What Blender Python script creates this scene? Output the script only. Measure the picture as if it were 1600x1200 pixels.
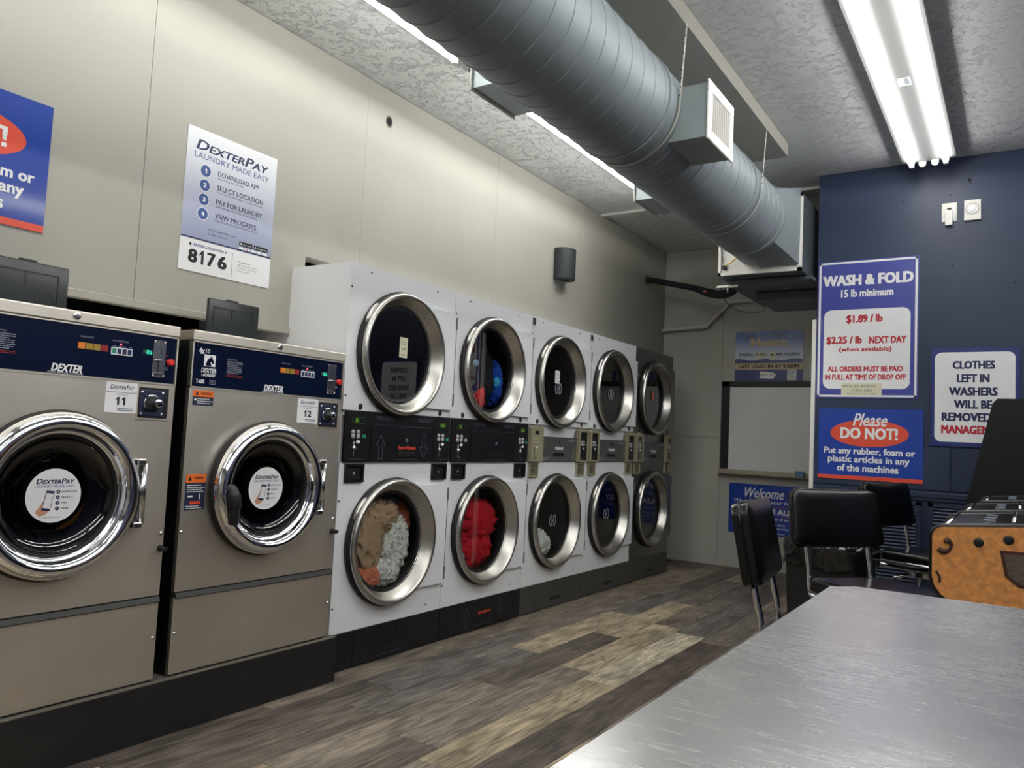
import bpy, bmesh, math, random
from mathutils import Vector, Matrix
random.seed(7)
PI = math.pi
for o in list(bpy.data.objects): bpy.data.objects.remove(o)
S = bpy.context.scene
C = S.collection
# ------------------------------------------------------------------ camera, world, exposure
YAW, PIT, ROL = 0.5795, 0.0682, 0.0479
f_ = Vector((-math.sin(YAW)*math.cos(PIT), math.cos(YAW)*math.cos(PIT), math.sin(PIT)))
r_ = f_.cross(Vector((0, 0, 1))).normalized(); u_ = r_.cross(f_)
cr, sr = math.cos(ROL), math.sin(ROL)
rr, uu = r_*cr+u_*sr, u_*cr-r_*sr
cam = bpy.data.cameras.new('camera'); co = bpy.data.objects.new('camera', cam); C.objects.link(co)
cam.sensor_width = 36; cam.lens = 1222.09*36/1600; cam.clip_start = 0.02
M4 = Matrix(((rr.x, uu.x, -f_.x, 2.6866), (rr.y, uu.y, -f_.y, -2.6554), (rr.z, uu.z, -f_.z, 1.1378), (0, 0, 0, 1)))
co.matrix_world = M4
S.camera = co
W = bpy.data.worlds.new('world'); S.world = W; W.use_nodes = True
W.node_tree.nodes['Background'].inputs[0].default_value = (0.05, 0.06, 0.09, 1)
W.node_tree.nodes['Background'].inputs[1].default_value = 0.3
S.view_settings.view_transform = 'Standard'; S.view_settings.look = 'None'
S.view_settings.exposure = 1.3; S.view_settings.gamma = 1.0; S.view_settings.use_curve_mapping = False
TUBE = 11.0            # brightness of the fluorescent tubes
# ------------------------------------------------------------------ materials
MATS = {}
def srgb(c):
    return tuple(((x/255)/12.92 if x/255 <= .04045 else (((x/255)+.055)/1.055)**2.4) for x in c)
def mat(name, col, rough=.5, metal=0, bump=0, bscale=40, var=0, vscale=6, emit=0, spec=.5, coat=0, stretch=None, aniso=0, detail=3, bdist=.002):
    if name in MATS: return MATS[name]
    m = bpy.data.materials.new(name); m.use_nodes = True; nt = m.node_tree; N = nt.nodes; L = nt.links
    b = N['Principled BSDF']; c = srgb(col)
    b.inputs['Base Color'].default_value = (*c, 1); b.inputs['Roughness'].default_value = rough
    b.inputs['Metallic'].default_value = metal; b.inputs['Specular IOR Level'].default_value = spec
    if coat: b.inputs['Coat Weight'].default_value = coat; b.inputs['Coat Roughness'].default_value = .08
    if emit: b.inputs['Emission Color'].default_value = (*c, 1); b.inputs['Emission Strength'].default_value = emit
    if aniso: b.inputs['Anisotropic'].default_value = aniso
    if bump or var:
        tc = N.new('ShaderNodeTexCoord'); mp = N.new('ShaderNodeMapping'); L.new(tc.outputs['Object'], mp.inputs[0])
        if stretch: mp.inputs['Scale'].default_value = stretch
    if var:
        n = N.new('ShaderNodeTexNoise'); n.inputs['Scale'].default_value = vscale; n.inputs['Detail'].default_value = 5
        L.new(mp.outputs[0], n.inputs[0])
        r = N.new('ShaderNodeValToRGB'); r.color_ramp.elements[0].position = .3; r.color_ramp.elements[1].position = .7
        r.color_ramp.elements[0].color = (*[x*(1-var) for x in c], 1); r.color_ramp.elements[1].color = (*[min(1, x*(1+var)) for x in c], 1)
        L.new(n.outputs[0], r.inputs[0]); L.new(r.outputs[0], b.inputs['Base Color'])
    if bump:
        n = N.new('ShaderNodeTexNoise'); n.inputs['Scale'].default_value = bscale; n.inputs['Detail'].default_value = detail
        L.new(mp.outputs[0], n.inputs[0])
        bp = N.new('ShaderNodeBump'); bp.inputs['Strength'].default_value = bump; bp.inputs['Distance'].default_value = bdist
        L.new(n.outputs[0], bp.inputs['Height']); L.new(bp.outputs[0], b.inputs['Normal'])
    MATS[name] = m; return m
def steel(name, col, r0, r1, stretch, scale=8, bump=.05, dirt=.12):
    """brushed stainless: streaky roughness, long fine scratches, slight smears"""
    m = bpy.data.materials.new(name); m.use_nodes = True; nt = m.node_tree; N = nt.nodes; L = nt.links
    b = N['Principled BSDF']; c = srgb(col); b.inputs['Metallic'].default_value = 1
    tc = N.new('ShaderNodeTexCoord'); mp = N.new('ShaderNodeMapping'); mp.inputs['Scale'].default_value = stretch
    L.new(tc.outputs['Object'], mp.inputs[0])
    n = N.new('ShaderNodeTexNoise'); n.inputs['Scale'].default_value = scale; n.inputs['Detail'].default_value = 8; n.inputs['Roughness'].default_value = .7
    L.new(mp.outputs[0], n.inputs[0])
    mr = N.new('ShaderNodeMapRange'); mr.inputs['From Min'].default_value = .3; mr.inputs['From Max'].default_value = .7
    mr.inputs['To Min'].default_value = r0; mr.inputs['To Max'].default_value = r1
    L.new(n.outputs[0], mr.inputs[0])
    n2 = N.new('ShaderNodeTexNoise'); n2.inputs['Scale'].default_value = 2.3; n2.inputs['Detail'].default_value = 5; L.new(tc.outputs['Object'], n2.inputs[0])
    r = N.new('ShaderNodeValToRGB'); r.color_ramp.elements[0].position = .3; r.color_ramp.elements[1].position = .7
    r.color_ramp.elements[0].color = (*[x*(1-dirt) for x in c], 1); r.color_ramp.elements[1].color = (*c, 1)
    L.new(n2.outputs[0], r.inputs[0]); L.new(r.outputs[0], b.inputs['Base Color'])
    ad = N.new('ShaderNodeMath'); ad.operation = 'MULTIPLY_ADD'; L.new(n2.outputs[0], ad.inputs[0]); ad.inputs[1].default_value = .12; L.new(mr.outputs[0], ad.inputs[2])
    L.new(ad.outputs[0], b.inputs['Roughness'])
    bp = N.new('ShaderNodeBump'); bp.inputs['Strength'].default_value = bump; bp.inputs['Distance'].default_value = .001
    L.new(n.outputs[0], bp.inputs['Height']); L.new(bp.outputs[0], b.inputs['Normal'])
    MATS[name] = m; return m
def glassm(name, tint, ior=1.5, rough=.0, mx=1.0):
    m = bpy.data.materials.new(name); m.use_nodes = True; nt = m.node_tree; N = nt.nodes; L = nt.links
    N.remove(N['Principled BSDF']); out = N['Material Output']
    t = N.new('ShaderNodeBsdfTransparent'); t.inputs[0].default_value = (*tint, 1)
    g = N.new('ShaderNodeBsdfGlossy'); g.inputs['Roughness'].default_value = rough; g.inputs[0].default_value = (1, 1, 1, 1)
    fr = N.new('ShaderNodeLayerWeight'); fr.inputs[0].default_value = .5
    pw_ = N.new('ShaderNodeMath'); pw_.operation = 'POWER'; pw_.inputs[1].default_value = 4; L.new(fr.outputs['Facing'], pw_.inputs[0])
    mu = N.new('ShaderNodeMath'); mu.operation = 'MULTIPLY_ADD'; mu.inputs[1].default_value = .9*mx; mu.inputs[2].default_value = .07*mx; L.new(pw_.outputs[0], mu.inputs[0])
    mix = N.new('ShaderNodeMixShader'); L.new(mu.outputs[0], mix.inputs[0]); L.new(t.outputs[0], mix.inputs[1]); L.new(g.outputs[0], mix.inputs[2])
    L.new(mix.outputs[0], out.inputs[0]); MATS[name] = m; return m
mat('wall_cream', (172, 170, 160), .5, bump=.06, bscale=12, var=.03, vscale=2)
mat('wall_grey', (180, 179, 170), .6, bump=.06, bscale=14, var=.04, vscale=2)
mat('wall_navy', (40, 53, 80), .42, bump=.08, bscale=60, var=.08, vscale=3)
mat('wall_slate', (58, 63, 92), .5)
mat('navy_trim', (40, 52, 80), .4)
mat('black_recess', (14, 15, 17), .8)
mat('white_trim', (226, 226, 220), .5)
mat('batten', (205, 205, 198), .5)
mat('white_enamel', (233, 235, 238), .32, spec=.5, coat=.15)
mat('sheet_white', (236, 237, 240), .35)
mat('black_panel', (17, 19, 23), .38, var=.1)
mat('black_plastic', (20, 21, 23), .42, bump=.03, bscale=200)
mat('black_rubber', (12, 12, 13), .6)
mat('grey_panel', (82, 86, 84), .45)
mat('base_grey', (70, 70, 66), .5, bump=.1, bscale=150)
mat('khaki', (150, 145, 120), .45)
mat('khaki_dark', (112, 108, 90), .5)
mat('drum', (95, 97, 98), .45, metal=.6)
mat('drum_dark', (28, 29, 30), .5, metal=.3)
mat('chrome', (232, 233, 236), .06, metal=1)
mat('chrome_soft', (205, 205, 205), .22, metal=1)
mat('washer_blue', (11, 22, 48), .14, coat=.6, spec=.5)
mat('ink_white', (235, 236, 238), .5)
mat('ink_navy', (28, 38, 84), .5)
mat('ink_black', (22, 24, 28), .5)
mat('ink_red', (190, 30, 50), .5)
mat('ink_blue', (62, 90, 150), .5)
mat('ink_grey', (150, 156, 168), .5)
mat('ink_dim', (92, 100, 112), .5)
mat('ink_slate', (70, 76, 98), .5)
mat('sign_purple', (66, 74, 158), .35, coat=.3)
mat('sign_blue', (20, 62, 160), .35, coat=.3)
mat('sign_navy', (36, 50, 118), .35, coat=.3)
mat('sign_red', (226, 82, 58), .35, coat=.3)
mat('paper', (238, 238, 240), .55)
mat('cream_paper', (222, 218, 190), .6)
mat('kraft', (204, 184, 148), .6)
mat('note_orange', (222, 128, 92), .6)
mat('sticker_orange', (238, 112, 36), .5)
mat('sticker_navy', (28, 36, 66), .5)
mat('lid_smoke', (46, 50, 52), .25, spec=.6)
mat('plinth', (27, 27, 28), .5, bump=.2, bscale=30, var=.2, vscale=14)
mat('plinth_top', (92, 88, 80), .8, bump=.4, bscale=80, var=.35, vscale=60)
mat('vinyl', (9, 9, 11), .24, bump=.04, bscale=60, spec=.55)
mat('bin_black', (16, 19, 21), .55)
mat('bag', (14, 15, 16), .12, spec=.9)
mat('pipe_black', (24, 28, 32), .7, bump=.3, bscale=40)
mat('pipe_white', (205, 203, 195), .5)
mat('unit_dark', (84, 90, 96), .45, metal=.5)
mat('unit_white', (232, 230, 224), .5)
mat('cable_yellow', (210, 180, 70), .5)
mat('housing', (128, 130, 130), .5)
mat('ledge_grey', (62, 63, 61), .5, metal=.4)
mat('skin', (205, 150, 120), .6)
mat('speaker', (44, 50, 54), .55, bump=.3, bscale=300)
mat('plate_white', (228, 226, 220), .4)
mat('board_white', (224, 226, 226), .25, coat=.3)
mat('alu', (176, 168, 150), .4, metal=.4)
mat('eraser', (92, 140, 170), .6)
mat('deck', (30, 31, 34), .12, spec=.8)
mat('cabinet_black', (8, 8, 10), .4, bump=.05, bscale=200)
mat('scroll', (72, 40, 30), .6)
mat('patch', (96, 84, 74), .6, var=.35, vscale=30, stretch=(2, 2, 14))
mat('green_led', (84, 130, 36), .4, emit=.04)
mat('green_dim', (60, 86, 34), .4)
mat('cyan_led', (60, 210, 180), .4, emit=.4)
mat('teal', (40, 140, 110), .5)
mat('btn', (170, 172, 172), .35)
mat('red_knob', (224, 50, 44), .35)
mat('amber', (226, 128, 40), .4)
mat('olive', (160, 130, 50), .4)
mat('dull_red', (150, 40, 44), .4)
mat('led_red', (255, 70, 90), .4, emit=1)
m = mat('tube', (255, 253, 244), .4); b = m.node_tree.nodes['Principled BSDF']
b.inputs['Emission Color'].default_value = (1, .99, .955, 1); b.inputs['Emission Strength'].default_value = TUBE
steel('steel_washer', (232, 225, 213), .32, .44, (2, 60, 2), 7, .03, .14)
steel('steel_dryer', (150, 148, 144), .26, .34, (2, 50, 2), 7, .03, .1)
steel('steel_ring', (196, 194, 188), .2, .3, (6, 6, 6), 12, .02, .08)
steel('steel_table', (228, 228, 228), .165, .235, (1.6, 22, 6), 8, .0, .05)
_n = MATS['steel_table'].node_tree; _b = _n.nodes['Principled BSDF']; _b.inputs['Anisotropic'].default_value = .6; _b.inputs['Metallic'].default_value = .8
_c = _n.nodes.new('ShaderNodeCombineXYZ'); _c.inputs[0].default_value = 1; _n.links.new(_c.outputs[0], _b.inputs['Tangent'])
steel('duct_metal', (136, 145, 150), .42, .52, (2, 2, 2), 4, .02, .12)
MATS['duct_metal'].node_tree.nodes['Principled BSDF'].inputs['Metallic'].default_value = .3
mat('duct_box', (156, 166, 168), .45, metal=.4, var=.08, vscale=5)
mat('strap', (215, 214, 205), .5)
glassm('door_glass', (.88, .90, .91), 1.5, 0, 1.0)
glassm('washer_glass', (.32, .33, .35), 1.5, 0, 1.0)
def cloth(name, col, var=.15, vscale=9, bump=.5, bscale=60):
    return mat(name, col, .85, var=var, vscale=vscale, bump=bump, bscale=bscale, spec=.2)
cloth('towel_brown', (176, 150, 120)); cloth('coral', (206, 122, 92)); cloth('rust', (150, 78, 56)); cloth('red_cloth', (190, 26, 40), .1)
cloth('white_cloth', (226, 226, 220), .05); cloth('black_cloth', (30, 31, 34)); cloth('blue_cloth', (30, 72, 170)); cloth('cyan_cloth', (60, 170, 210))
cloth('red_mesh', (206, 50, 52), .3, 120); cloth('slate', (84, 92, 102))
def patterned(name, base, ink, scale):
    m = mat(name, base, .85, spec=.2); nt = m.node_tree; N = nt.nodes; L = nt.links
    tc = N.new('ShaderNodeTexCoord'); n = N.new('ShaderNodeTexNoise'); n.inputs['Scale'].default_value = scale; n.inputs['Detail'].default_value = 2
    n.inputs['Distortion'].default_value = 3; L.new(tc.outputs['Object'], n.inputs[0])
    r = N.new('ShaderNodeValToRGB'); e = r.color_ramp.elements
    e[0].position = .44; e[0].color = (*srgb(base), 1); e[1].position = .5; e[1].color = (*srgb(ink), 1)
    k = e.new(.56); k.color = (*srgb(base), 1)
    L.new(n.outputs[0], r.inputs[0]); L.new(r.outputs[0], N['Principled BSDF'].inputs['Base Color'])
patterned('leafy_sheet', (226, 226, 216), (110, 118, 116), 13)
patterned('blue_pattern', (96, 146, 190), (220, 232, 240), 40)
def ceiling_mat():
    m = mat('ceiling_knockdown', (222, 224, 226), .34, spec=.6); nt = m.node_tree; N = nt.nodes; L = nt.links
    tc = N.new('ShaderNodeTexCoord')
    n1 = N.new('ShaderNodeTexNoise'); n1.inputs['Scale'].default_value = 14; n1.inputs['Detail'].default_value = 6; n1.inputs['Roughness'].default_value = .6; n1.inputs['Distortion'].default_value = 1.4
    r1 = N.new('ShaderNodeValToRGB'); r1.color_ramp.elements[0].position = .50; r1.color_ramp.elements[1].position = .60
    n2 = N.new('ShaderNodeTexNoise'); n2.inputs['Scale'].default_value = 65; n2.inputs['Detail'].default_value = 4; n2.inputs['Distortion'].default_value = .8
    r2 = N.new('ShaderNodeValToRGB'); r2.color_ramp.elements[0].position = .45; r2.color_ramp.elements[1].position = .62
    for a in (n1, n2): L.new(tc.outputs['Object'], a.inputs[0])
    L.new(n1.outputs[0], r1.inputs[0]); L.new(n2.outputs[0], r2.inputs[0])
    mu = N.new('ShaderNodeMath'); mu.operation = 'MULTIPLY'; L.new(r1.outputs[0], mu.inputs[0]); L.new(r2.outputs[0], mu.inputs[1])
    ad = N.new('ShaderNodeMath'); ad.operation = 'MULTIPLY_ADD'; L.new(n2.outputs[0], ad.inputs[0]); ad.inputs[1].default_value = .25; L.new(mu.outputs[0], ad.inputs[2])
    bp = N.new('ShaderNodeBump'); bp.inputs['Strength'].default_value = 1; bp.inputs['Distance'].default_value = .009
    L.new(ad.outputs[0], bp.inputs['Height']); L.new(bp.outputs[0], N['Principled BSDF'].inputs['Normal'])
ceiling_mat()
def plank_mat():
    m = mat('plank_vinyl', (120, 110, 96), .42, spec=.45); nt = m.node_tree; N = nt.nodes; L = nt.links; b = N['Principled BSDF']
    tc = N.new('ShaderNodeTexCoord'); oi = N.new('ShaderNodeObjectInfo')
    ad = N.new('ShaderNodeVectorMath'); ad.operation = 'ADD'; sc = N.new('ShaderNodeVectorMath'); sc.operation = 'SCALE'; sc.inputs['Scale'].default_value = 37
    L.new(oi.outputs['Random'], sc.inputs[0]); L.new(tc.outputs['Object'], ad.inputs[0]); L.new(sc.outputs[0], ad.inputs[1])
    def nz(st, s, d, lo, hi, p0, p1, dist=0):
        mp = N.new('ShaderNodeMapping'); mp.inputs['Scale'].default_value = st; L.new(ad.outputs[0], mp.inputs[0])
        n = N.new('ShaderNodeTexNoise'); n.inputs['Scale'].default_value = s; n.inputs['Detail'].default_value = d; n.inputs['Distortion'].default_value = dist; L.new(mp.outputs[0], n.inputs[0])
        r = N.new('ShaderNodeMapRange'); r.inputs['From Min'].default_value = p0; r.inputs['From Max'].default_value = p1
        r.inputs['To Min'].default_value = lo; r.inputs['To Max'].default_value = hi; L.new(n.outputs[0], r.inputs[0]); return r, n
    g1, n1 = nz((14, 1.1, 1), 5, 8, .5, 1.35, .35, .65, .6)
    g2, n2 = nz((60, 2.5, 1), 4, 6, .82, 1.1, .35, .65)
    g3, n3 = nz((3, 1.2, 1), 3, 4, .66, 1.25, .35, .65, .8)
    g4, n4 = nz((7, 2.4, 1), 5, 3, .45, 1, .28, .36, 1.2)
    mu = []
    cur = g1
    for g in (g2, g3, g4):
        k = N.new('ShaderNodeMath'); k.operation = 'MULTIPLY'; L.new(cur.outputs[0], k.inputs[0]); L.new(g.outputs[0], k.inputs[1]); cur = k
    vm = N.new('ShaderNodeVectorMath'); vm.operation = 'SCALE'; L.new(oi.outputs['Color'], vm.inputs[0]); L.new(cur.outputs[0], vm.inputs['Scale'])
    L.new(vm.outputs[0], b.inputs['Base Color'])
    bp = N.new('ShaderNodeBump'); bp.inputs['Strength'].default_value = .25; bp.inputs['Distance'].default_value = .001
    L.new(n2.outputs[0], bp.inputs['Height']); L.new(bp.outputs[0], b.inputs['Normal'])
plank_mat()
mat('floor_joint', (38, 34, 31), .8)
m = mat('orange_leather', (220, 150, 84), .5, var=.26, vscale=55, bump=.1, bscale=60)
# gradient print of the location poster (a printed gradient)
def gradient(name, stops, axis=2, size=1.0):
    m = mat(name, (200, 200, 210), .45, coat=.2); nt = m.node_tree; N = nt.nodes; L = nt.links
    tc = N.new('ShaderNodeTexCoord'); sp = N.new('ShaderNodeSeparateXYZ'); L.new(tc.outputs['Generated'], sp.inputs[0])
    r = N.new('ShaderNodeValToRGB'); e = r.color_ramp.elements
    e[0].position, e[0].color = stops[0][0], (*srgb(stops[0][1]), 1); e[1].position, e[1].color = stops[-1][0], (*srgb(stops[-1][1]), 1)
    for p, c in stops[1:-1]: k = e.new(p); k.color = (*srgb(c), 1)
    L.new(sp.outputs[axis], r.inputs[0]); L.new(r.outputs[0], N['Principled BSDF'].inputs['Base Color'])
gradient('poster_grad', [(0, (150, 156, 186)), (.35, (182, 188, 210)), (.8, (226, 229, 236)), (1, (238, 240, 244))])
gradient('hours_grad', [(0, (206, 212, 226)), (.3, (190, 200, 222)), (.7, (112, 130, 186)), (1, (104, 122, 182))])
# ------------------------------------------------------------------ mesh helpers
BM = bmesh.new
class Fr:
    """flat working frame: origin O, right U, up V, out N"""
    def __init__(s, O, U, V, N): s.O, s.U, s.V, s.N = Vector(O), Vector(U), Vector(V), Vector(N)
    def __call__(s, u, v, d=0): return s.O+s.U*u+s.V*v+s.N*d
    def at(s, u, v, d=0): return Fr(s(u, v, d), s.U, s.V, s.N)
XF = Fr((0, 0, 0), (0, 1, 0), (0, 0, 1), (1, 0, 0))     # faces +x
YF = Fr((0, 0, 0), (1, 0, 0), (0, 0, 1), (0, -1, 0))    # faces -y
def box(bm, lo, hi, bev=0, seg=2):
    r = bmesh.ops.create_cube(bm, size=1); vs = r['verts']
    for v in vs: v.co = Vector([(lo[i]+hi[i])/2+v.co[i]*(hi[i]-lo[i]) for i in range(3)])
    if bev:
        es = list({e for v in vs for e in v.link_edges}); bmesh.ops.bevel(bm, geom=es, offset=bev, segments=seg, profile=.6, affect='EDGES')
    return bm
def fbox(bm, F, u0, u1, v0, v1, d0, d1, bev=0, seg=2):
    a = F(u0, v0, d0); b = F(u1, v1, d1)
    return box(bm, [min(a[i], b[i]) for i in range(3)], [max(a[i], b[i]) for i in range(3)], bev, seg)
def prism(bm, F, pts, d0, d1):
    a = [bm.verts.new(F(u, v, d1)) for u, v in pts]; b = [bm.verts.new(F(u, v, d0)) for u, v in pts]
    bm.faces.new(a); bm.faces.new(b[::-1]); n = len(pts)
    for i in range(n): bm.faces.new((a[i], b[i], b[(i+1) % n], a[(i+1) % n]))
    return bm
def rrect(u0, u1, v0, v1, r, seg=6):
    P = []
    for cx, cy, a in ((u1-r, v1-r, 0), (u0+r, v1-r, PI/2), (u0+r, v0+r, PI), (u1-r, v0+r, 1.5*PI)):
        for i in range(seg+1): P.append((cx+r*math.cos(a+PI/2*i/seg), cy+r*math.sin(a+PI/2*i/seg)))
    return P
def circ(cu, cv, r, n=32, rv=None):
    rv = rv or r
    return [(cu+r*math.cos(2*PI*i/n), cv+rv*math.sin(2*PI*i/n)) for i in range(n)]
def lathe(bm, F, prof, n=64, close=False, squash=1):
    """profile of (radius, out-distance) about F's origin"""
    rings = []
    for r, d in prof:
        if r < 1e-6: rings.append([bm.verts.new(F(0, 0, d))])
        else: rings.append([bm.verts.new(F(r*math.cos(2*PI*i/n), r*math.sin(2*PI*i/n)*squash, d)) for i in range(n)])
    prs = list(zip(rings, rings[1:]))
    if close: prs.append((rings[-1], rings[0]))
    for a, b in prs:
        for i in range(n):
            j = (i+1) % n
            if len(a) == 1 and len(b) == 1: continue
            if len(a) == 1: bm.faces.new((a[0], b[i], b[j]))
            elif len(b) == 1: bm.faces.new((a[i], b[0], a[j]))
            else: bm.faces.new((a[i], b[i], b[j], a[j]))
    for f in bm.faces: f.smooth = True
    return bm
def torus_arc(bm, F, R, r, a0, a1, n=16, k=6, rv=None):
    return tube(bm, [F(R*math.cos(a0+(a1-a0)*i/n), (rv or R)*math.sin(a0+(a1-a0)*i/n)) for i in range(n+1)], r, k)
def tube(bm, pts, r, n=10, caps=True):
    pts = [Vector(p) for p in pts]; rings = []; prev = None
    rad = r if isinstance(r, (list, tuple)) else [r]*len(pts)
    for i, p in enumerate(pts):
        t = (pts[min(i+1, len(pts)-1)]-pts[max(i-1, 0)]).normalized()
        if prev is None:
            a = Vector((0, 0, 1)) if abs(t.z) < .9 else Vector((1, 0, 0)); x = t.cross(a).normalized()
        else: x = (prev-t*prev.dot(t)).normalized()
        prev = x; y = t.cross(x)
        rings.append([bm.verts.new(p+(x*math.cos(2*PI*k/n)+y*math.sin(2*PI*k/n))*rad[i]) for k in range(n)])
    for a, b in zip(rings, rings[1:]):
        for k in range(n): f = bm.faces.new((a[k], a[(k+1) % n], b[(k+1) % n], b[k])); f.smooth = True
    if caps: bm.faces.new(rings[0][::-1]); bm.faces.new(rings[-1])
    return bm
def smooth_path(pts, n=8):
    P = [Vector(p) for p in pts]; out = []
    for i in range(len(P)-1):
        a, b, c, d = P[max(i-1, 0)], P[i], P[i+1], P[min(i+2, len(P)-1)]
        for k in range(n):
            t = k/n; out.append(.5*((2*b)+(c-a)*t+(2*a-5*b+4*c-d)*t*t+(3*b-a-3*c+d)*t**3))
    return out+[P[-1]]
def ringplate(bm, F, cu, cv, rin, outer, d0, d1):
    """plate with a round hole; outer = (u0,u1,v0,v1) rectangle, optional min radius"""
    u0, u1, v0, v1 = outer[:4]; rmin = outer[4] if len(outer) > 4 else 0
    ang = sorted(set([round(2*PI*i/72-PI, 6) for i in range(72)]+[round(math.atan2(v-cv, u-cu), 6) for u in (u0, u1) for v in (v0, v1)]))
    def ray(a):
        c, s = math.cos(a), math.sin(a); t = 9
        if c > 1e-9: t = min(t, (u1-cu)/c)
        if c < -1e-9: t = min(t, (u0-cu)/c)
        if s > 1e-9: t = min(t, (v1-cv)/s)
        if s < -1e-9: t = min(t, (v0-cv)/s)
        return max(t, rmin)
    R = []
    for a in ang:
        c, s = math.cos(a), math.sin(a); t = ray(a)
        R.append([bm.verts.new(F(cu+c*q, cv+s*q, d)) for q, d in ((rin, d0), (rin, d1), (t, d1), (t, d0))])
    n = len(R)
    for i in range(n):
        a, b = R[i], R[(i+1) % n]
        for k in range(4): bm.faces.new((a[k], a[(k+1) % 4], b[(k+1) % 4], b[k]))
    return bm
def obj(name, bm, m, parent=None, smooth=None, kind=None, label=None):
    bmesh.ops.recalc_face_normals(bm, faces=bm.faces[:])
    me = bpy.data.meshes.new(name); bm.to_mesh(me); bm.free()
    me.materials.append(MATS[m])
    if smooth:
        for p in me.polygons: p.use_smooth = True
        if smooth is not True: me.set_sharp_from_angle(angle=smooth)
    o = bpy.data.objects.new(name, me); C.objects.link(o)
    if parent is not None: o.parent = parent
    if kind: o['kind'] = kind
    elif any(w in name for w in ('print', 'lettering', 'handwriting', 'digits', 'step_', '_steps', '_numbers', 'rims')): o['kind'] = 'stuff'
    if label: o['label'] = label
    return o
def tag(o, label, cat, group=None, kind=None):
    o['label'] = label; o['category'] = cat
    if group: o['group'] = group
    if kind: o['kind'] = kind
    return o
def thing(name, label, cat, loc=(0, 0, 0), rotz=0, group=None):
    o = bpy.data.objects.new(name, None); C.objects.link(o); o.empty_display_size = .1
    o.location = loc; o.rotation_euler = (0, 0, rotz); return tag(o, label, cat, group)
def kids(o): return [c for c in bpy.data.objects if c.parent == o]
def dup(root, loc, rotz=0, label=None):
    r = root.copy(); C.objects.link(r); r.location = loc; r.rotation_euler = (0, 0, rotz)
    if label: r['label'] = label
    for ch in kids(root):
        c = ch.copy(); C.objects.link(c); c.parent = r
        for g in kids(ch): d = g.copy(); C.objects.link(d); d.parent = c
    return r
def letter(bm, F, s, u0, u1, v0, v1, bold=0, shear=0, d=.0006, caps=None):
    """fit a line of text into the box (u0..u1, v0..v1) of frame F"""
    cu = bpy.data.curves.new('t', 'FONT'); cu.body = s; cu.size = 1; cu.shear = shear; cu.resolution_u = 2; cu.fill_mode = 'FRONT'
    if caps: cu.small_caps_scale = caps; 
    ob = bpy.data.objects.new('t', cu); C.objects.link(ob)
    if caps:
        for i, ch in enumerate(s):
            if ch.islower(): cu.body_format[i].use_small_caps = True
    bpy.context.view_layer.update()
    me = bpy.data.meshes.new_from_object(ob.evaluated_get(bpy.context.evaluated_depsgraph_get()))
    X = [v.co.x for v in me.vertices]; Y = [v.co.y for v in me.vertices]
    if X:
        x0, x1, y0, y1 = min(X), max(X), min(Y), max(Y); sx = (u1-u0)/max(x1-x0, 1e-6); sy = (v1-v0)/max(y1-y0, 1e-6)
        b = bold*1.35; q = [(0, 0)] if b <= 0 else [(-b, -b*.5), (b, -b*.5), (-b, b*.5), (b, b*.5), (0, 0)]
        sx = (u1-u0)/max(x1-x0+2*b, 1e-6); sy = (v1-v0)/max(y1-y0+b, 1e-6)
        for k_, (ox, oy) in enumerate(q):
            vs = [bm.verts.new(F(u0+(v.co.x-x0+b+ox)*sx, v0+(v.co.y-y0+b/2+oy)*sy, d+k_*.00003)) for v in me.vertices]
            for p in me.polygons:
                try: bm.faces.new([vs[i] for i in p.vertices])
                except ValueError: pass
    bpy.data.objects.remove(ob); bpy.data.curves.remove(cu); bpy.data.meshes.remove(me)
    return bm
def one(bm, F, u0, u1, v0, v1, d=.0006):
    """a flagged numeral 1"""
    w, h = u1-u0, v1-v0
    flat(bm, F, [(u0, v0+h*.74), (u0+w*.5, v1), (u1, v1), (u1, v0), (u0+w*.42, v0), (u0+w*.42, v0+h*.74), (u0, v0+h*.56)], d)
def flat(bm, F, pts, d=.0006):
    vs = [bm.verts.new(F(u, v, d)) for u, v in pts]; bm.faces.new(vs); return bm
def rect(bm, F, u0, u1, v0, v1, d=.0006): return flat(bm, F, [(u0, v0), (u1, v0), (u1, v1), (u0, v1)], d)
def lines(bm, F, u0, u1, v0, v1, n, d=.0006, frac=.45, seed=1):
    """tiny unreadable print: broken strokes"""
    rn = random.Random(seed); h = (v1-v0)/n
    for i in range(n):
        v = v1-(i+.5)*h; u = u0; e = u1-(u1-u0)*rn.uniform(0, .3)
        while u < e:
            w = (u1-u0)*rn.uniform(.06, .16); rect(bm, F, u, min(u+w, e), v-h*frac/2, v+h*frac/2, d); u += w+(u1-u0)*.02
    return bm
def struct(name, bm, m, parent=None, smooth=None):
    o = obj(name, bm, m, parent, smooth)
    if parent is None: o['kind'] = 'structure'
    return o
# ------------------------------------------------------------------ room shell
XW, YB, YL, H = -.415, 4.9, 3.155, 3.13
XR, YF0 = 5.2, -6.2
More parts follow.
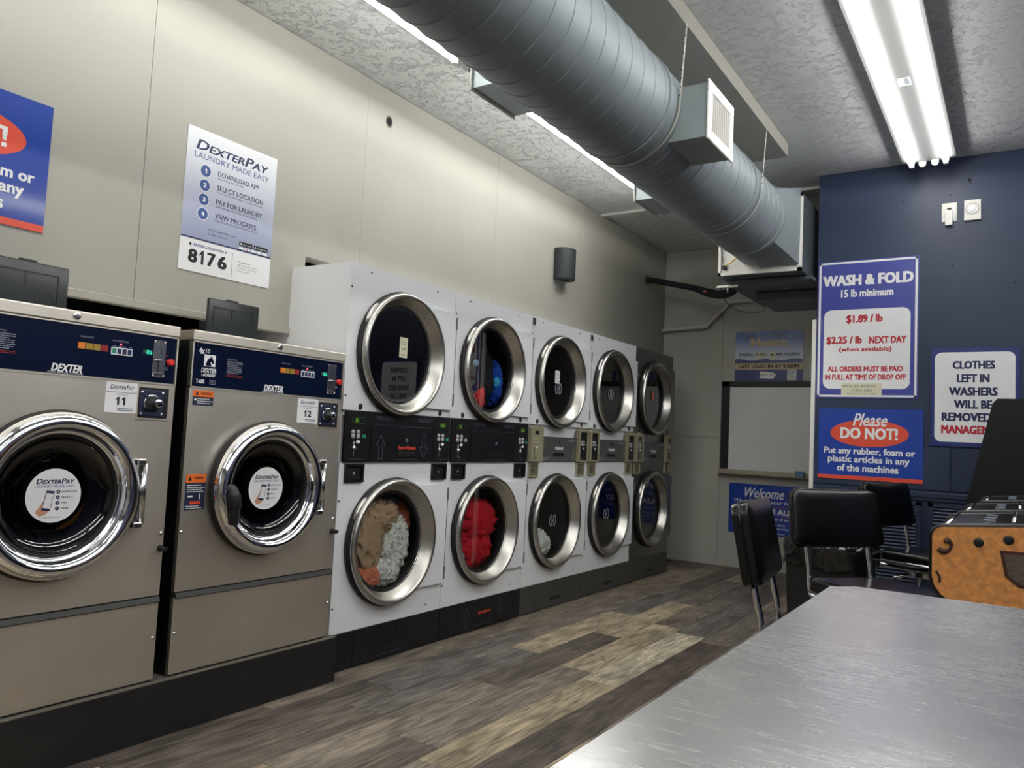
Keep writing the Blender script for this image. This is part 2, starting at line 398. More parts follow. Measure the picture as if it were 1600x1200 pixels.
# floor with individual planks
fl = struct('floor', box(BM(), (-1.4, YF0, -.12), (XR, YB, -.004)), 'floor_joint')
PAL = [(100, 91, 82), (110, 101, 92), (122, 112, 100), (134, 121, 105), (150, 136, 113), (164, 148, 120), (104, 98, 93), (88, 79, 72), (124, 114, 102), (94, 86, 79), (150, 138, 118), (158, 144, 120)]
pw, plen = .19, 1.22; pmesh = {}
xs = .916-pw*5
def plank(x0, x1, y0, y1, col):
    key = (round(x1-x0, 3), round(y1-y0, 3))
    if key not in pmesh:
        g = .0011; bm = box(BM(), (g, g, -.008), (x1-x0-g, y1-y0-g, 0)); top = [e for e in bm.edges if all(abs(v.co.z) < 1e-6 for v in e.verts)]
        bmesh.ops.bevel(bm, geom=top, offset=.0012, segments=1, affect='EDGES')
        bmesh.ops.recalc_face_normals(bm, faces=bm.faces[:]); me = bpy.data.meshes.new('plank'); bm.to_mesh(me); bm.free(); me.materials.append(MATS['plank_vinyl']); pmesh[key] = me
    o = bpy.data.objects.new('plank', pmesh[key]); C.objects.link(o); o.parent = fl; o.location = (x0, y0, 0); o.color = (*[c_*1.12 for c_ in srgb(col)], 1)
rn = random.Random(21); k = 0
offs = [.78, .07, 1.02, .42, .9, .25, .66, .12, 1.1, .5, .33, .84]
last = None
for i in range(-1, 13):
    x0 = xs+i*pw; off = offs[(i+12) % 12]
    if i == 5: off = .78
    y = off-plen*3
    while y < YB:
        y1 = min(y+plen, YB); ya = max(y, -2.3)
        if y1 > -2.3 and y1-ya > .03:
            c = PAL[rn.randrange(len(PAL))]
            while c == last: c = PAL[rn.randrange(len(PAL))]
            last = c
            if i == 5 and abs(y-.78) < .01: c = (168, 158, 138)
            if i == 6 and abs(off-.66) < .01 and y < .7 < y+plen: c = (86, 76, 70)
            plank(x0, x0+pw, ya, y1, c)
        y += plen
bm = BM(); box(bm, (xs+13*pw, -2.3, -.008), (XR, YB, 0)); box(bm, (-1.4, YF0, -.008), (XR, -2.3, 0))
o = obj('plank_field', bm, 'plank_vinyl', fl, kind='stuff'); o.color = (*srgb((118, 108, 98)), 1)
struct('ceiling', box(BM(), (-1.4, YF0, H), (XR, YB+.2, H+.15)), 'ceiling_knockdown')
# left wall : cream panels hung above the washers
wl = struct('wall_left', box(box(BM(), (-.52, YF0, 1.66), (-.435, .08, H)), (-.52, .08, 2.02), (-.435, YB, H)), 'wall_grey')
seams = [YF0, -4.69, -3.40, -2.11, -.823, .464, 1.775, 3.077, 4.385, YB]
for a, b_ in zip(seams, seams[1:]):
    bm = BM(); g = .0006
    if b_ <= -.8: box(bm, (-.435, a+g, 1.625), (XW, b_-g, H-.002), .002, 1)
    elif a < 0 < b_:
        prism(bm, XF.at(0, 0, 0), [(a+g, 1.625), (.082, 1.625), (.082, 2.02), (b_-g, 2.02), (b_-g, H-.002), (a+g, H-.002)], -.435, XW)
    elif b_ > 4.5: box(bm, (-.435, a+g, 0), (XW, b_-g, H-.002), .002, 1)
    else: box(bm, (-.435, a+g, 2.0), (XW, b_-g, H-.002), .002, 1)
    obj('panel', bm, 'wall_cream', wl)
bm = BM(); box(bm, (-.45, -2.6, 1.602), (XW+.012, .084, 1.635), .003, 1); obj('bottom_lip', bm, 'wall_cream', wl)
bm = BM(); lathe(bm, XF.at(.641, 2.942, XW), [(0, .0005), (.022, .0005), (.024, .004), (.03, .0)], 20, squash=1.25); obj('hole_rim', bm, 'khaki_dark', wl, label='small round hole with a rough rim in the cream wall')
bm = BM(); lathe(bm, XF.at(.641, 2.942, XW), [(0, .0012), (.021, .0012)], 20, squash=1.25); obj('hole', bm, 'black_recess', wl)
struct('wall_recess', box(BM(), (-1.5, YF0, 0), (-1.25, YB, H)), 'black_recess')
struct('wall_rear', box(BM(), (-1.5, YF0-.15, 0), (XR+.15, YF0, H)), 'wall_grey')
struct('wall_right', box(BM(), (XR, YF0, 0), (XR+.15, YB, H)), 'wall_slate')
# back wall with panels and pipe
wb = struct('wall_back', box(BM(), (-1.5, YB+.01, 0), (XR+.15, YB+.2, H)), 'wall_grey')
for u0, u1, v0, v1 in ((-.415, .208, 0, 1.232), (.208, 1.43, 0, 1.232), (1.43, 2.6, 0, 1.232), (-.415, .208, 1.232, H), (.208, 1.43, 1.232, H), (1.43, 2.6, 1.232, H)):
    obj('panel', box(BM(), (u0+.001, YB, v0+.001), (u1-.001, YB+.012, v1-.001), .002, 1), 'wall_grey', wb)
# navy partition
wp = struct('wall_partition', box(BM(), (1.456, YL, 0), (XR, YL+.14, H)), 'wall_navy')
for u0, u1 in ((1.458, 2.30), (2.304, 3.5), (3.504, XR)):
    obj('wainscot_panel', box(BM(), (u0, YL-.010, .925), (u1, YL, 1.205), .002, 1), 'wall_navy', wp)
bm = BM(); box(bm, (1.458, YL-.018, .875), (XR, YL, .91), .004, 1); box(bm, (1.458, YL-.014, .855), (XR, YL, .872), .002, 1); obj('chair_rail', bm, 'navy_trim', wp)
for j, (u0, u1) in enumerate(((1.60, 2.135), (2.175, 2.71), (2.75, 3.3))):
    o = thing('louver_grille', ['navy louvered grille low on the dark blue wall behind the trash bin', 'navy louvered grille low on the dark blue wall behind the farthest stool', 'navy louvered grille low on the blue wall behind the game cabinets'][j], 'grille', (u0, YL-.02, .1))
    bm = BM(); F = YF; w = u1-u0
    for a in ((0, w, 0, .03), (0, w, .72, .745), (0, .03, 0, .745), (w-.03, w, 0, .745)): fbox(bm, F, *a, -.02, .008)
    obj('frame', bm, 'navy_trim', o)
    bm = BM()
    for i in range(30):
        z = .04+i*.0228; prism(bm, Fr((.03, 0, z), (0, -1, 0), (0, 0, 1), (1, 0, 0)), [(-.006, .016), (.006, 0), (.007, .003), (-.005, .019)], 0, w-.06)
    so = obj('slat_set', bm, 'navy_trim', o, kind='stuff')
t1 = struct('trim_1', box(BM(), (1.426, YL+.0, .0), (1.4555, YL+.03, 2.08), .002, 1), 'white_trim')
# ceiling battens and flat dropped panel
struct('trim_2', box(BM(), (XW, 3.38, H-.02), (1.9, 3.44, H)), 'batten')
struct('trim_3', box(BM(), (.62, -3.2, H-.085), (1.405, 2.45, H)), 'wall_cream')
# wall blemishes
bm = BM()
for u, v, r in ((2.394, 2.967, .012), (2.284, 2.879, .006), (2.006, 2.871, .006), (2.299, 2.408, .006), (2.647, 2.265, .006), (2.40, 2.945, .005)):
    flat(bm, YF.at(0, 0, -YL), circ(u, v, r, 10), .0006)
obj('nail_hole', bm, 'black_recess', wp, kind='stuff')
# ------------------------------------------------------------------ fluorescent lights
def light(label, x, y0, y1, group, sticker=False, w=.30, z=H):
    t = thing('strip_light', label, 'light fixture', (x, y0, z), 0, group); L = y1-y0; h = w/2
    F = Fr((0, 0, 0), (1, 0, 0), (0, 0, 1), (0, -1, 0))
    obj('housing', prism(BM(), F, [(-h, 0), (-h-.004, -.064), (-h+.012, -.067), (-.035, -.072), (.035, -.072), (h-.012, -.067), (h+.004, -.064), (h, 0)], -L, 0), 'housing', t)
    for s in (-1, 1):
        tb = obj('tube', lathe(BM(), Fr((s*.098, .03, -.088), (1, 0, 0), (0, 0, 1), (0, 1, 0)), [(0, 0), (.016, 0), (.019, .01), (.019, L-.07), (.016, L-.06), (0, L-.06)], 14), 'tube', t)
        for yy in (-.0, L-.03):
            bm = BM(); box(bm, (s*.098-.014, yy, -.112), (s*.098+.014, yy+.028, -.05), .004, 1); obj('socket', bm, 'plate_white', t)
    bm = BM()
    for s in (-1, 1):
        lathe(bm, Fr((s*.036, L, -.085), (1, 0, 0), (0, 0, 1), (0, 1, 0)), [(0, .006), (.012, .006), (.02, .004), (.022, -.01), (0, -.01)], 16, squash=1.2)
        box(bm, (s*.036-.02, L-.012, -.085), (s*.036+.02, L+.0, -.05))
    k = obj('end_socket', bm, 'btn', t)
    bm = BM()
    for s in (-1, 1): lathe(bm, Fr((s*.036, L+.0062, -.085), (1, 0, 0), (0, 0, 1), (0, 1, 0)), [(0, 0), (.007, 0)], 10); flat(bm, Fr((s*.036, L-.004, -.1095), (1, 0, 0), (0, 1, 0), (0, 0, -1)), circ(0, 0, .007, 10))
    obj('pin_hole', bm, 'ink_black', k, kind='stuff')
    if sticker:
        st = obj('maker_sticker', rect(BM(), Fr((0, L*.48, -.0725), (1, 0, 0), (0, 1, 0), (0, 0, -1)), -.03, .03, -.05, .05, .0005), 'paper', t)
        obj('sticker_block', rect(BM(), Fr((0, L*.48, -.0725), (1, 0, 0), (0, 1, 0), (0, 0, -1)), .0, .022, -.04, .04, .001), 'ink_ grey' if 0 else 'ink_grey', st)
    return t
G = 'fluorescent strip lights on the ceiling'
light('two-tube strip light in front of the dark blue wall, right of the duct', 2.175, .5, 2.94, G, True)
light('two-tube strip light half hidden behind the duct between its two left outlet boxes', .365, .56, 3.0, G)
light('two-tube strip light at the top edge, left of the duct and above the cream wall', .365, -2.0, .385, G)
light('two-tube strip light overhead nearest the steel table', 2.175, -2.05, .39, G)
for x in (.375, 2.175, 4.1):
    light('two-tube strip light behind the viewer, '+{.375: 'above the washer row', 2.175: 'above the near end of the steel table', 4.1: 'beside the right wall'}[x], x, -4.7, -2.26, G)
light('two-tube strip light near the right wall, beyond the steel table', 4.1, .4, 2.84, G)  # out-of-view fixture added to brighten the dryer and washer fronts
light('two-tube strip light near the right wall, level with the steel table', 4.1, -2.15, .29, G)  # unseen too, put in for more frontal light on the machines
# ------------------------------------------------------------------ spiral duct
XC, ZC, RD = 1.13, 2.69, .2495
D = thing('spiral_duct', 'large grey spiral air duct hung under the ceiling', 'duct', (XC, -3.2, ZC))
FD = Fr((0, 0, 0), (1, 0, 0), (0, 0, 1), (0, 1, 0))
L = 5.72
obj('duct_pipe', lathe(BM(), FD, [(RD, 0), (RD, L)], 96), 'duct_metal', D, smooth=True)
bm = BM(); pts = []; n = 48; pitch = .118
for i in range(int(L/pitch*n)): a = -2*PI*i/n; pts.append(FD(RD*math.cos(a), RD*math.sin(a), i*pitch/n))
tube(bm, pts, .0042, 5); obj('spiral_seam', bm, 'duct_metal', D, smooth=True)
for y in (3.2+.52, 3.2+1.86, 5.70):
    obj('collar', lathe(BM(), FD, [(RD+.001, y-.02), (RD+.008, y-.018), (RD+.008, y+.018), (RD+.001, y+.02)], 72), 'duct_metal', D, smooth=.6)
# round-to-square transition
bm = BM(); y0, y1 = L, L+.34; sq = .272; A = []; B = []
for i in range(64):
    a = 2*PI*i/64; c, s = math.cos(a), math.sin(a); m_ = max(abs(c), abs(s))
    A.append(bm.verts.new(FD(RD*c, RD*s, y0))); B.append(bm.verts.new(FD(sq*c/m_, sq*s/m_, y1) if c > -.02 else FD(RD*c, (sq-.003 if s > 0 else RD*1.02)*s, y1)))
for i in range(64): bm.faces.new((A[i], B[i], B[(i+1) % 64], A[(i+1) % 64]))
obj('transition', bm, 'duct_metal', D, smooth=.5)
def boot(y0, y1, side, zlo, zhi, reach):
    bm = BM(); s = side; x0, x1 = (RD-.09), reach
    a, b_ = sorted((s*x0, s*x1)); box(bm, (a, y0+3.2, zlo-ZC), (b_, y1+3.2, zhi-ZC)); bt = obj('outlet_box', bm, 'duct_box', D)
    # register with frame and blades
    F = Fr((s*x1, 0, 0), (0, s, 0), (0, 0, 1), (s, 0, 0)); u0, u1 = sorted((s*(y0+3.2), s*(y1+3.2))); v0, v1 = zlo-ZC, zhi-ZC
    bm = BM(); w = .038
    for q in ((u0-.012, u1+.012, v0-.012, v0+w), (u0-.012, u1+.012, v1-w, v1+.012), (u0-.012, u0+w, v0+w, v1-w), (u1-w, u1+.012, v0+w, v1-w)): fbox(bm, F, *q, 0, .010, .003, 1)
    g = obj('register_frame', bm, 'unit_white', bt)
    n = 10
    for i in range(n):
        u = u0+w+(u1-u0-2*w)*(i+.5)/n
        obj('register_blade', prism(BM(), F, [(u-.007, v0+w), (u-.003, v0+w), (u-.003, v1-w), (u-.007, v1-w)], -.012, .008), 'unit_white', bt)
    obj('register_back', rect(BM(), F, u0+w, u1-w, v0+w, v1-w, .0008), 'black_recess', bt)
boot(.65, .985, 1, 2.525, 2.775, .37)
boot(-.04, .288, -1, 2.63, 2.83, .43)
boot(1.66, 1.99, -1, 2.62, 2.83, .43)
for y in (.60, 1.93):
    st = BM(); F = FD.at(0, 0, y+3.2); pts = []
    for i in range(17): a = -PI*.97*i/16-.0; pts.append((RD+.012)*math.cos(a)); 
    # thin punched strap : band under the duct, tails up to the ceiling panel
    band = [F((RD+.010)*math.cos(-PI*i/24), (RD+.010)*math.sin(-PI*i/24)) for i in range(25)]
    band = [Vector((RD+.03, y+3.2, H-.085-ZC))]+band+[Vector((-RD-.01, y+3.2, H-.085-ZC))]
    vs = [(st.verts.new(p+Vector((0, -.009, 0))), st.verts.new(p+Vector((0, .009, 0)))) for p in band]
    for a, b_ in zip(vs, vs[1:]): st.faces.new((a[0], a[1], b_[1], b_[0]))
    bmesh.ops.solidify(st, geom=st.faces[:], thickness=.0015)
    sp = obj('hanger_strap', st, 'strap', D)
    bm = BM(); p0, p1 = band[0], band[1]
    for i in range(9):
        p = p0.lerp(p1, (i+.5)/9); flat(bm, Fr(p+Vector((0, -.0005, 0)), (1, 0, 0), (0, 0, 1), (0, -1, 0)), circ(0, 0, .0035, 8), .0105)
    obj('strap_hole', bm, 'black_recess', sp, kind='stuff')
# air handler
A_ = thing('air_handler', 'grey boxed air handler hung at the end of the spiral duct', 'air conditioner', (.83, 2.86, 2.38))
bm = BM(); box(bm, (0, 0, 0), (.585, 1.05, .54)); obj('casing', bm, 'unit_dark', A_)
bm = BM()
for q in ((0, .585, 0, .022), (0, .585, .52, .545), (0, .02, 0, .545), (.555, .585, 0, .545)): fbox(bm, YF, *q, -.001, .016)
obj('flange', bm, 'unit_white', A_)
obj('face_panel', rect(BM(), YF, .02, .56, .02, .52, .003), 'unit_white', A_)
bm = BM(); box(bm, (.0, .16, -.03), (.62, 1.15, -.001), .003, 1); obj('drain_pan', bm, 'unit_dark', A_)
bm = BM(); box(bm, (.12, .55, -.09), (.60, 1.10, -.03), .004, 1); obj('lower_box', bm, 'unit_dark', A_)
obj('rating_label', rect(BM(), Fr((.33, .42, -.031), (1, 0, 0), (0, 1, 0), (0, 0, -1)), 0, .07, 0, .06, .0005), 'khaki', A_)
tube_pts = smooth_path([(.012, -.02, .3), (.02, -.022, .2), (.03, -.022, .14), (.045, -.02, .07)])
obj('thin_wire', tube(BM(), tube_pts, .0025, 6), 'ink_black', A_)
obj('yellow_wire', tube(BM(), smooth_path([(.045, -.02, .065), (.10, -.03, .09), (.16, -.03, .14), (.19, -.02, .19)]), .005, 6), 'cable_yellow', A_)
obj('junction', box(BM(), (.03, -.028, .045), (.06, -.002, .072), .003, 1), 'ink_black', A_)
t = thing('strut_channel', 'short galvanized hanging channel below the air handler front edge', 'bracket', (.80, 3.0, 2.325))
obj('channel', box(BM(), (-.03, 0, 0), (.13, .03, .016)), 'strap', t); obj('rod', tube(BM(), [(.05, .015, .0), (.05, .015, -.04)], .004, 6), 'strap', t)
obj('nut', lathe(BM(), Fr((.05, .015, -.02), (1, 0, 0), (0, 1, 0), (0, 0, 1)), [(0, 0), (.009, 0), (.009, .008), (0, .008)], 6), 'strap', t)
# insulated line set
p = smooth_path([(-.43, 4.4, 2.755), (-.30, 4.4, 2.725), (-.10, 4.4, 2.675), (.08, 4.4, 2.63), (.22, 4.35, 2.575), (.36, 4.3, 2.535), (.50, 4.2, 2.535), (.62, 4.05, 2.58), (.84, 3.85, 2.62)], 6)
t = thing('insulated_pipe', 'black insulated refrigerant pipe from the left wall to the air handler', 'pipe', (0, 0, 0))
n_ = len(p); obj('sleeve', tube(BM(), p, [.028+.012*min(1, max(0, (i/n_-.35)*6)) for i in range(n_)], 12), 'pipe_black', t)
obj('wall_ring', lathe(BM(), Fr((XW, 4.4, 2.745), (0, 1, 0), (0, 0, 1), (1, 0, 0)), [(.03, 0), (.045, 0), (.045, .01), (.03, .012)], 20), 'khaki_dark', t)
obj('warning_tag', box(BM(), (.20, 4.303, 2.565), (.235, 4.308, 2.585)), 'dull_red', t)
t = thing('white_pipe', 'thin pale pipe running up the back wall to the air handler', 'pipe', (0, 0, 0))
p = smooth_path([(-.41, YB-.06, 2.305), (-.1, YB-.06, 2.322), (.04, YB-.06, 2.33)], 4)+smooth_path([(.06, YB-.06, 2.335), (.28, YB-.06, 2.55), (.31, YB-.06, 2.565), (.7, YB-.1, 2.56)], 5)
obj('pipe_run', tube(BM(), p, .017, 10), 'pipe_white', t)
obj('coupling', tube(BM(), [(.0, YB-.06, 2.327), (.06, YB-.06, 2.335)], .024, 12), 'pipe_white', t)
t = thing('hanging_wire', 'thin dark wire looping from the strut down to the pale pipe', 'wire', (0, 0, 0))
obj('wire', tube(BM(), smooth_path([(.80, 3.0, 2.33), (.79, 3.2, 2.24), (.72, 3.8, 2.28), (.62, YB-.1, 2.45), (.62, YB-.1, 2.55)]), .003, 6), 'ink_black', t)
# ------------------------------------------------------------------ dryers
def arrow(bm, F, u, v0, v1, w, up=True, th=.0028, d=.0008):
    """outlined block arrow"""
    h = v1-v0; k = h*.42; a = w*.42
    P = [(-a/1, 0), (a/1, 0), (a/1, h-k), (w, h-k), (0, h), (-w, h-k), (-a/1, h-k)]
    if not up: P = [(x, h-y) for x, y in P]
    P = [(u+x, v0+y) for x, y in P]; n = len(P)
    for i in range(n):
        p, q = Vector((*P[i], 0)), Vector((*P[(i+1) % n], 0)); t = (q-p).normalized(); s = Vector((-t.y, t.x, 0))*th/2; e = t*th/2
        flat(bm, F, [(p-e+s)[:2], (p-e-s)[:2], (q+e-s)[:2], (q+e+s)[:2]], d)
def solid_arrow(bm, F, u, v0, v1, w, up=True):
    h = v1-v0; P = [(-w*.55, 0), (w*.2, h*.28), (w*.2, h*.62), (w*.5, h*.55), (w*.45, h), (-w*.55, h*.98), (-w*.2, h*.72), (-w*.55, h*.5)]
    if not up: P = [(-x, h-y) for x, y in P]
    flat(bm, F, [(u+x, v0+y) for x, y in P], .0008)
DW = .823
def dryer(k, label, brand, steelbody=False):
    B = 'steel_dryer' if steelbody else 'white_enamel'
    t = thing('stacked_dryer', label, 'dryer', (0, k*.8273+.002, 0), 0, 'stacked tumble dryers along the left wall')
    bm = BM(); T = 1.942
    box(bm, (-1.15, 0, .16), (-.0202, .014, T)); box(bm, (-1.15, DW-.014, .16), (-.0202, DW, T)); box(bm, (-1.15, .014, T-.014), (-.0202, DW-.014, T)); box(bm, (-1.15, .014, .16), (-1.13, DW-.014, T-.014)); box(bm, (-1.13, .014, .95), (-.02, DW-.014, 1.24))
    obj('body', bm, 'steel_dryer' if steelbody else 'sheet_white', t)
    for z0, z1, cz, nm in ((1.232, T, 1.535, 'upper'), (.18, .985, .586, 'lower')):
        fp = obj('front_panel', ringplate(BM(), XF, .381, cz, .268, (.0, DW, z0, z1), -.02, 0), B, t)
        bm = BM()
        for u, v in ((.14, T-.028), (.66, T-.028), (.012, T-.12), (.012, 1.30)) if nm == 'upper' else ((.012, .30), (.012, .80), (.70, .22)):
            flat(bm, XF, circ(u, v, .006, 8), .0006)
        obj('screw', bm, 'ink_black', fp, kind='stuff')
        # drum behind the door
        dr = obj('drum', lathe(BM(), XF.at(.381, cz, 0), [(.268, -.02), (.268, -.07), (.36, -.09), (.36, -.70), (.02, -.72), (0, -.72)], 48), 'drum' if steelbody else 'drum_dark', t, smooth=.6)
        # door : leaf, seal, ring, glass, hinge, grip
        dz0, dz1 = cz-.262, cz+.278
        dr_ = obj('door', ringplate(BM(), XF, .381, cz, .27, (.30, DW-.004, dz0, dz1, .30), .003, .022), B, t)
        obj('door_seal', lathe(BM(), XF.at(.381, cz, 0), [(.25, .0), (.318, .002), (.322, .02), (.316, .03), (.30, .03)], 72), 'black_rubber', dr_, smooth=True)
        obj('door_ring', lathe(BM(), XF.at(.381, cz, 0), [(.305, .022), (.313, .034), (.314, .046), (.309, .056), (.299, .061), (.291, .058), (.284, .050), (.262, .012), (.252, -.004), (.249, -.008)], 96), 'steel_ring', dr_, smooth=True)
        obj('door_glass', lathe(BM(), XF.at(.381, cz, 0), [(0, -.004), (.13, -.004), (.252, -.004)], 64), 'door_glass', dr_)
        obj('inner_gasket', lathe(BM(), XF.at(.381, cz, 0), [(.251, -.006), (.238, -.004), (.236, -.012), (.250, -.02)], 64), 'black_rubber', dr_, smooth=True)
        bm = BM(); F = XF.at(DW-.006, 0, .022)
        for q in ((dz0+.02, dz0+.09), (dz1-.09, dz1-.02)): fbox(bm, F, -.004, .006, q[0], q[1], -.01, .004)
        fbox(bm, F, -.001, .004, dz0+.02, dz1-.02, -.012, .001)
        obj('hinge', bm, 'ink_dim', dr_)
        bm = BM(); a = PI*.80; c_, s_ = math.cos(a), math.sin(a)
        tube(bm, [XF(.381+.316*math.cos(PI*x), cz+.316*math.sin(PI*x), .03) for x in (.74, .76, .79, .82, .85, .87)], [.004, .010, .013, .013, .010, .004], 10); obj('door_grip', bm, 'steel_ring', dr_, smooth=True)
    # controls
    if brand == 'A':
        bn = obj('control_panel', fbox(BM(), XF, .012, DW-.006, .984, 1.229, 0, .014, .002, 1), 'black_panel', t)
        F = XF.at(0, 0, .014)
        obj('centre_cover', fbox(BM(), F, .19, .645, .988, 1.165, 0, .005, .001, 1), 'black_panel', t)
        bm = BM(); G2 = F.at(0, 0, .005)
        arrow(bm, G2, .255, 1.0, 1.118, .033, True); arrow(bm, G2, .59, 1.01, 1.13, .033, False) if k == 0 else None
        if k == 1: bm.free(); bm = BM()
        letter(bm, F, 'FABRIC SELECT', .22, .34, 1.195, 1.212, .0); letter(bm, F, 'FABRIC SELECT', .54, .66, 1.195, 1.212, .0)
        letter(bm, G2, 'WE APPRECIATE YOUR BUSINESS', .36, .54, .995, 1.001)
        rect(bm, F, .20, .64, 1.1675, 1.1685)
        obj('panel_print', bm, 'ink_dim', t)
        if k == 0: obj('logo_lettering', letter(BM(), G2, 'SpeedQueen', .388, .525, 1.044, 1.068, .03), 'sign_red', t)
        obj('pull_slot', fbox(BM(), G2, .385, .52, 1.015, 1.036, -.002, .004, .001, 1), 'bin_black', t)
        obj('lock_barrel', lathe(BM(), G2.at(.45, 1.095, 0), [(0, .003), (.009, .003), (.011, 0)], 12), 'ink_dim', t)
        for s in (0, 1):
            u = .05+.655*s+(.0 if s else 0)
            cc = obj('coin_control', fbox(BM(), F, u-.03, u+.105, .99, 1.222, 0, .002, .001, 1), 'black_panel', t)
            Fq = F.at(0, 0, .002)
            fr_ = BM()
            for q in ((u, u+.085, 1.17, 1.173), (u, u+.085, 1.197, 1.2), (u, u+.003, 1.17, 1.2), (u+.082, u+.085, 1.17, 1.2)): rect(fr_, Fq, *q)
            obj('display_frame', fr_, 'green_dim', cc)
            obj('display', rect(BM(), Fq, u+.022, u+.045+.02*s, 1.176, 1.194, .001), 'green_led', cc)
            for i in range(4):
                obj('button', lathe(BM(), Fq.at(u+.012+.035*(i % 2), 1.128-.02*(i//2), 0), [(0, .005), (.010, .005), (.012, 0)], 12), 'btn', cc)
            obj('start_button', fbox(BM(), Fq, u+.075, u+.098, 1.10, 1.118, 0, .004, .001, 1), 'teal' if not (k == 1 and s == 0) else 'btn', cc)
            obj('price_label', flat(BM(), Fq, circ(u+.048, 1.082, .014, 16, .008), .001), 'ink_white', cc)
            bm = BM(); fbox(bm, Fq, u+.018, u+.023, 1.005, 1.085, 0, .003); lathe(bm, Fq.at(u+.02, 1.052, 0), [(0, .012), (.008, .012), (.010, 0)], 12); fbox(bm, Fq, u+.012, u+.036, 1.006, 1.012, 0, .006); obj('coin_slot', bm, 'chrome_soft', cc)
            bm = BM(); rect(bm, Fq, u, u+.095, .9985, 1.0); obj('line_print', bm, 'ink_dim', cc)
            cb = obj('coin_box', ringbox(XF, .034+.651*s, .156+.651*s, .888, .976), 'black_panel', t)
            obj('lock_plate', fbox(BM(), XF, .05+.651*s, .137+.651*s, .902, .962, 0, .004, .001, 1), 'bin_black', cb)
            obj('key_lock', lathe(BM(), XF.at(.095+.651*s, .93, .004), [(0, .003), (.005, .003), (.006, 0)], 10), 'chrome_soft', cb)
        bsx = 'black_panel'
    else:
        obj('centre_cover', fbox(BM(), XF, .155, .665, .986, 1.156, 0, .008, .001, 1), 'grey_panel', t)
        F = XF.at(0, 0, .008); bm = BM()
        solid_arrow(bm, F, .195, 1.045, 1.14, .045, True); solid_arrow(bm, F, .62, 1.0, 1.09, .045, False)
        obj('arrow_print', bm, 'khaki_dark', t)
        bm = BM(); letter(bm, F, 'EASY!', .535, .645, 1.125, 1.142, .02); letter(bm, F, 'EASY!', .165, .285, 1.0, 1.018, .02); rect(bm, F, .31, .50, .998, 1.0); obj('panel_print', bm, 'ink_grey', t)
        obj('logo_lettering', letter(BM(), F, 'Huebsch', .36, .47, 1.068, 1.092, .04), 'ink_white', t)
        obj('pull_slot', fbox(BM(), F, .335, .475, 1.024, 1.046, 0, .003, .001, 1), 'ink_black', t)
        obj('lock_barrel', lathe(BM(), F.at(.415, 1.12, 0), [(0, .003), (.009, .003), (.011, 0)], 12), 'ink_black', t)
        for s in (0, 1):
            u0, u1 = (.012, .160) if s == 0 else (.660, .812)
            P = [(u0, .988), (u1, .988), (u1, 1.21)]+[(u0+(u1-u0)*(1-i/8), 1.21+.016*math.sin(PI*i/8)) for i in range(1, 8)]+[(u0, 1.21)]
            tw = obj('control_tower', prism(BM(), XF, P, 0, .03), 'khaki', t); Fq = XF.at(0, 0, .03)
            if not (k == 2 and s == 0):
                obj('tower_face', prism(BM(), Fq, rrect(u0+.025, u1-.03, 1.0, 1.20, .008, 3), 0, .001), 'black_panel' if not steelbody else 'khaki_dark', tw); Fq = Fq.at(0, 0, .001)
            um = (u0+u1)/2-.005
            obj('display', rect(BM(), Fq, um-.028, um+.02, 1.165, 1.19, .001), 'ink_black' if (k == 2 and s == 0) else 'bin_black', tw)
            for i in range(4): obj('button', lathe(BM(), Fq.at(um-.03+.03*(i % 2), 1.13-.02*(i//2), 0), [(0, .004), (.008, .004), (.010, 0)], 10), 'btn' if not (k == 2 and s == 0) else 'khaki', tw)
            obj('start_button', lathe(BM(), Fq.at(um+.034, 1.11, 0), [(0, .004), (.007, .004), (.008, 0)], 10), 'teal' if not (k == 2 and s == 0) else 'khaki', tw)
            obj('price_label', flat(BM(), Fq, circ(um, 1.082, .012, 14, .008), .001), 'ink_white', tw)
            bm = BM(); fbox(bm, Fq, um-.036, um-.031, 1.01, 1.08, 0, .003); obj('coin_slot', bm, 'ink_black', tw)
            bm = BM(); fbox(bm, Fq, um-.036, um-.014, 1.008, 1.013, 0, .005); obj('coin_lip', bm, 'chrome_soft', tw)
            cb = obj('coin_box', ringbox(XF, u0+.012, u1-.022, .886, .98), 'khaki', t)
            obj('lock_plate', fbox(BM(), XF, u0+.03, u1-.04, .90, .962, 0, .004, .001, 1), 'khaki_dark', cb)
            obj('key_lock', lathe(BM(), XF.at((u0+u1)/2-.005, .93, .004), [(0, .003), (.005, .003), (.006, 0)], 10), 'ink_black', cb)
        bm = BM(); fbox(bm, XF, .006, .04, 1.885, 1.928, 0, .004); obj('vent_tag', bm, 'base_grey', t) if k in (2, 3) else bm.free()
        bm = BM(); fbox(bm, XF, .0, .03, .82, .865, 0, .006); obj('latch_block', bm, 'base_grey', t) if k in (2, 3) else bm.free()
        bsx = 'base_grey'
    for u in (.115, .735): obj('key_cap', lathe(BM(), XF.at(u, 1.252, 0), [(0, .006), (.011, .006), (.012, 0)], 14, squash=1.35), 'ink_black', t)
    # base
    obj('kick_base', box(BM(), (-1.1, 0, 0), (-.02, DW, .18)), bsx, t)
    cuts = [(0, .17), (.172, .65), (.652, DW)] if brand == 'B' else [(0, .16), (.162, DW)]
    for a, b_ in cuts: obj('kick_panel', fbox(BM(), XF, a, b_, .005, .178, -.02, .003, .002, 1), bsx, t)
    F = XF.at(0, 0, .003); bm = BM()
    if k == 1: arrow(bm, F, .255, .03, .14, .03, True); arrow(bm, F, .60, .035, .145, .03, False)
    rect(bm, F, .33, .53, .026, .028); obj('kick_print', bm, 'ink_dim', t)
    if k == 1: obj('kick_lettering', letter(BM(), F, 'SpeedQueen', .37, .50, .085, .107, .03), 'sign_red', t)
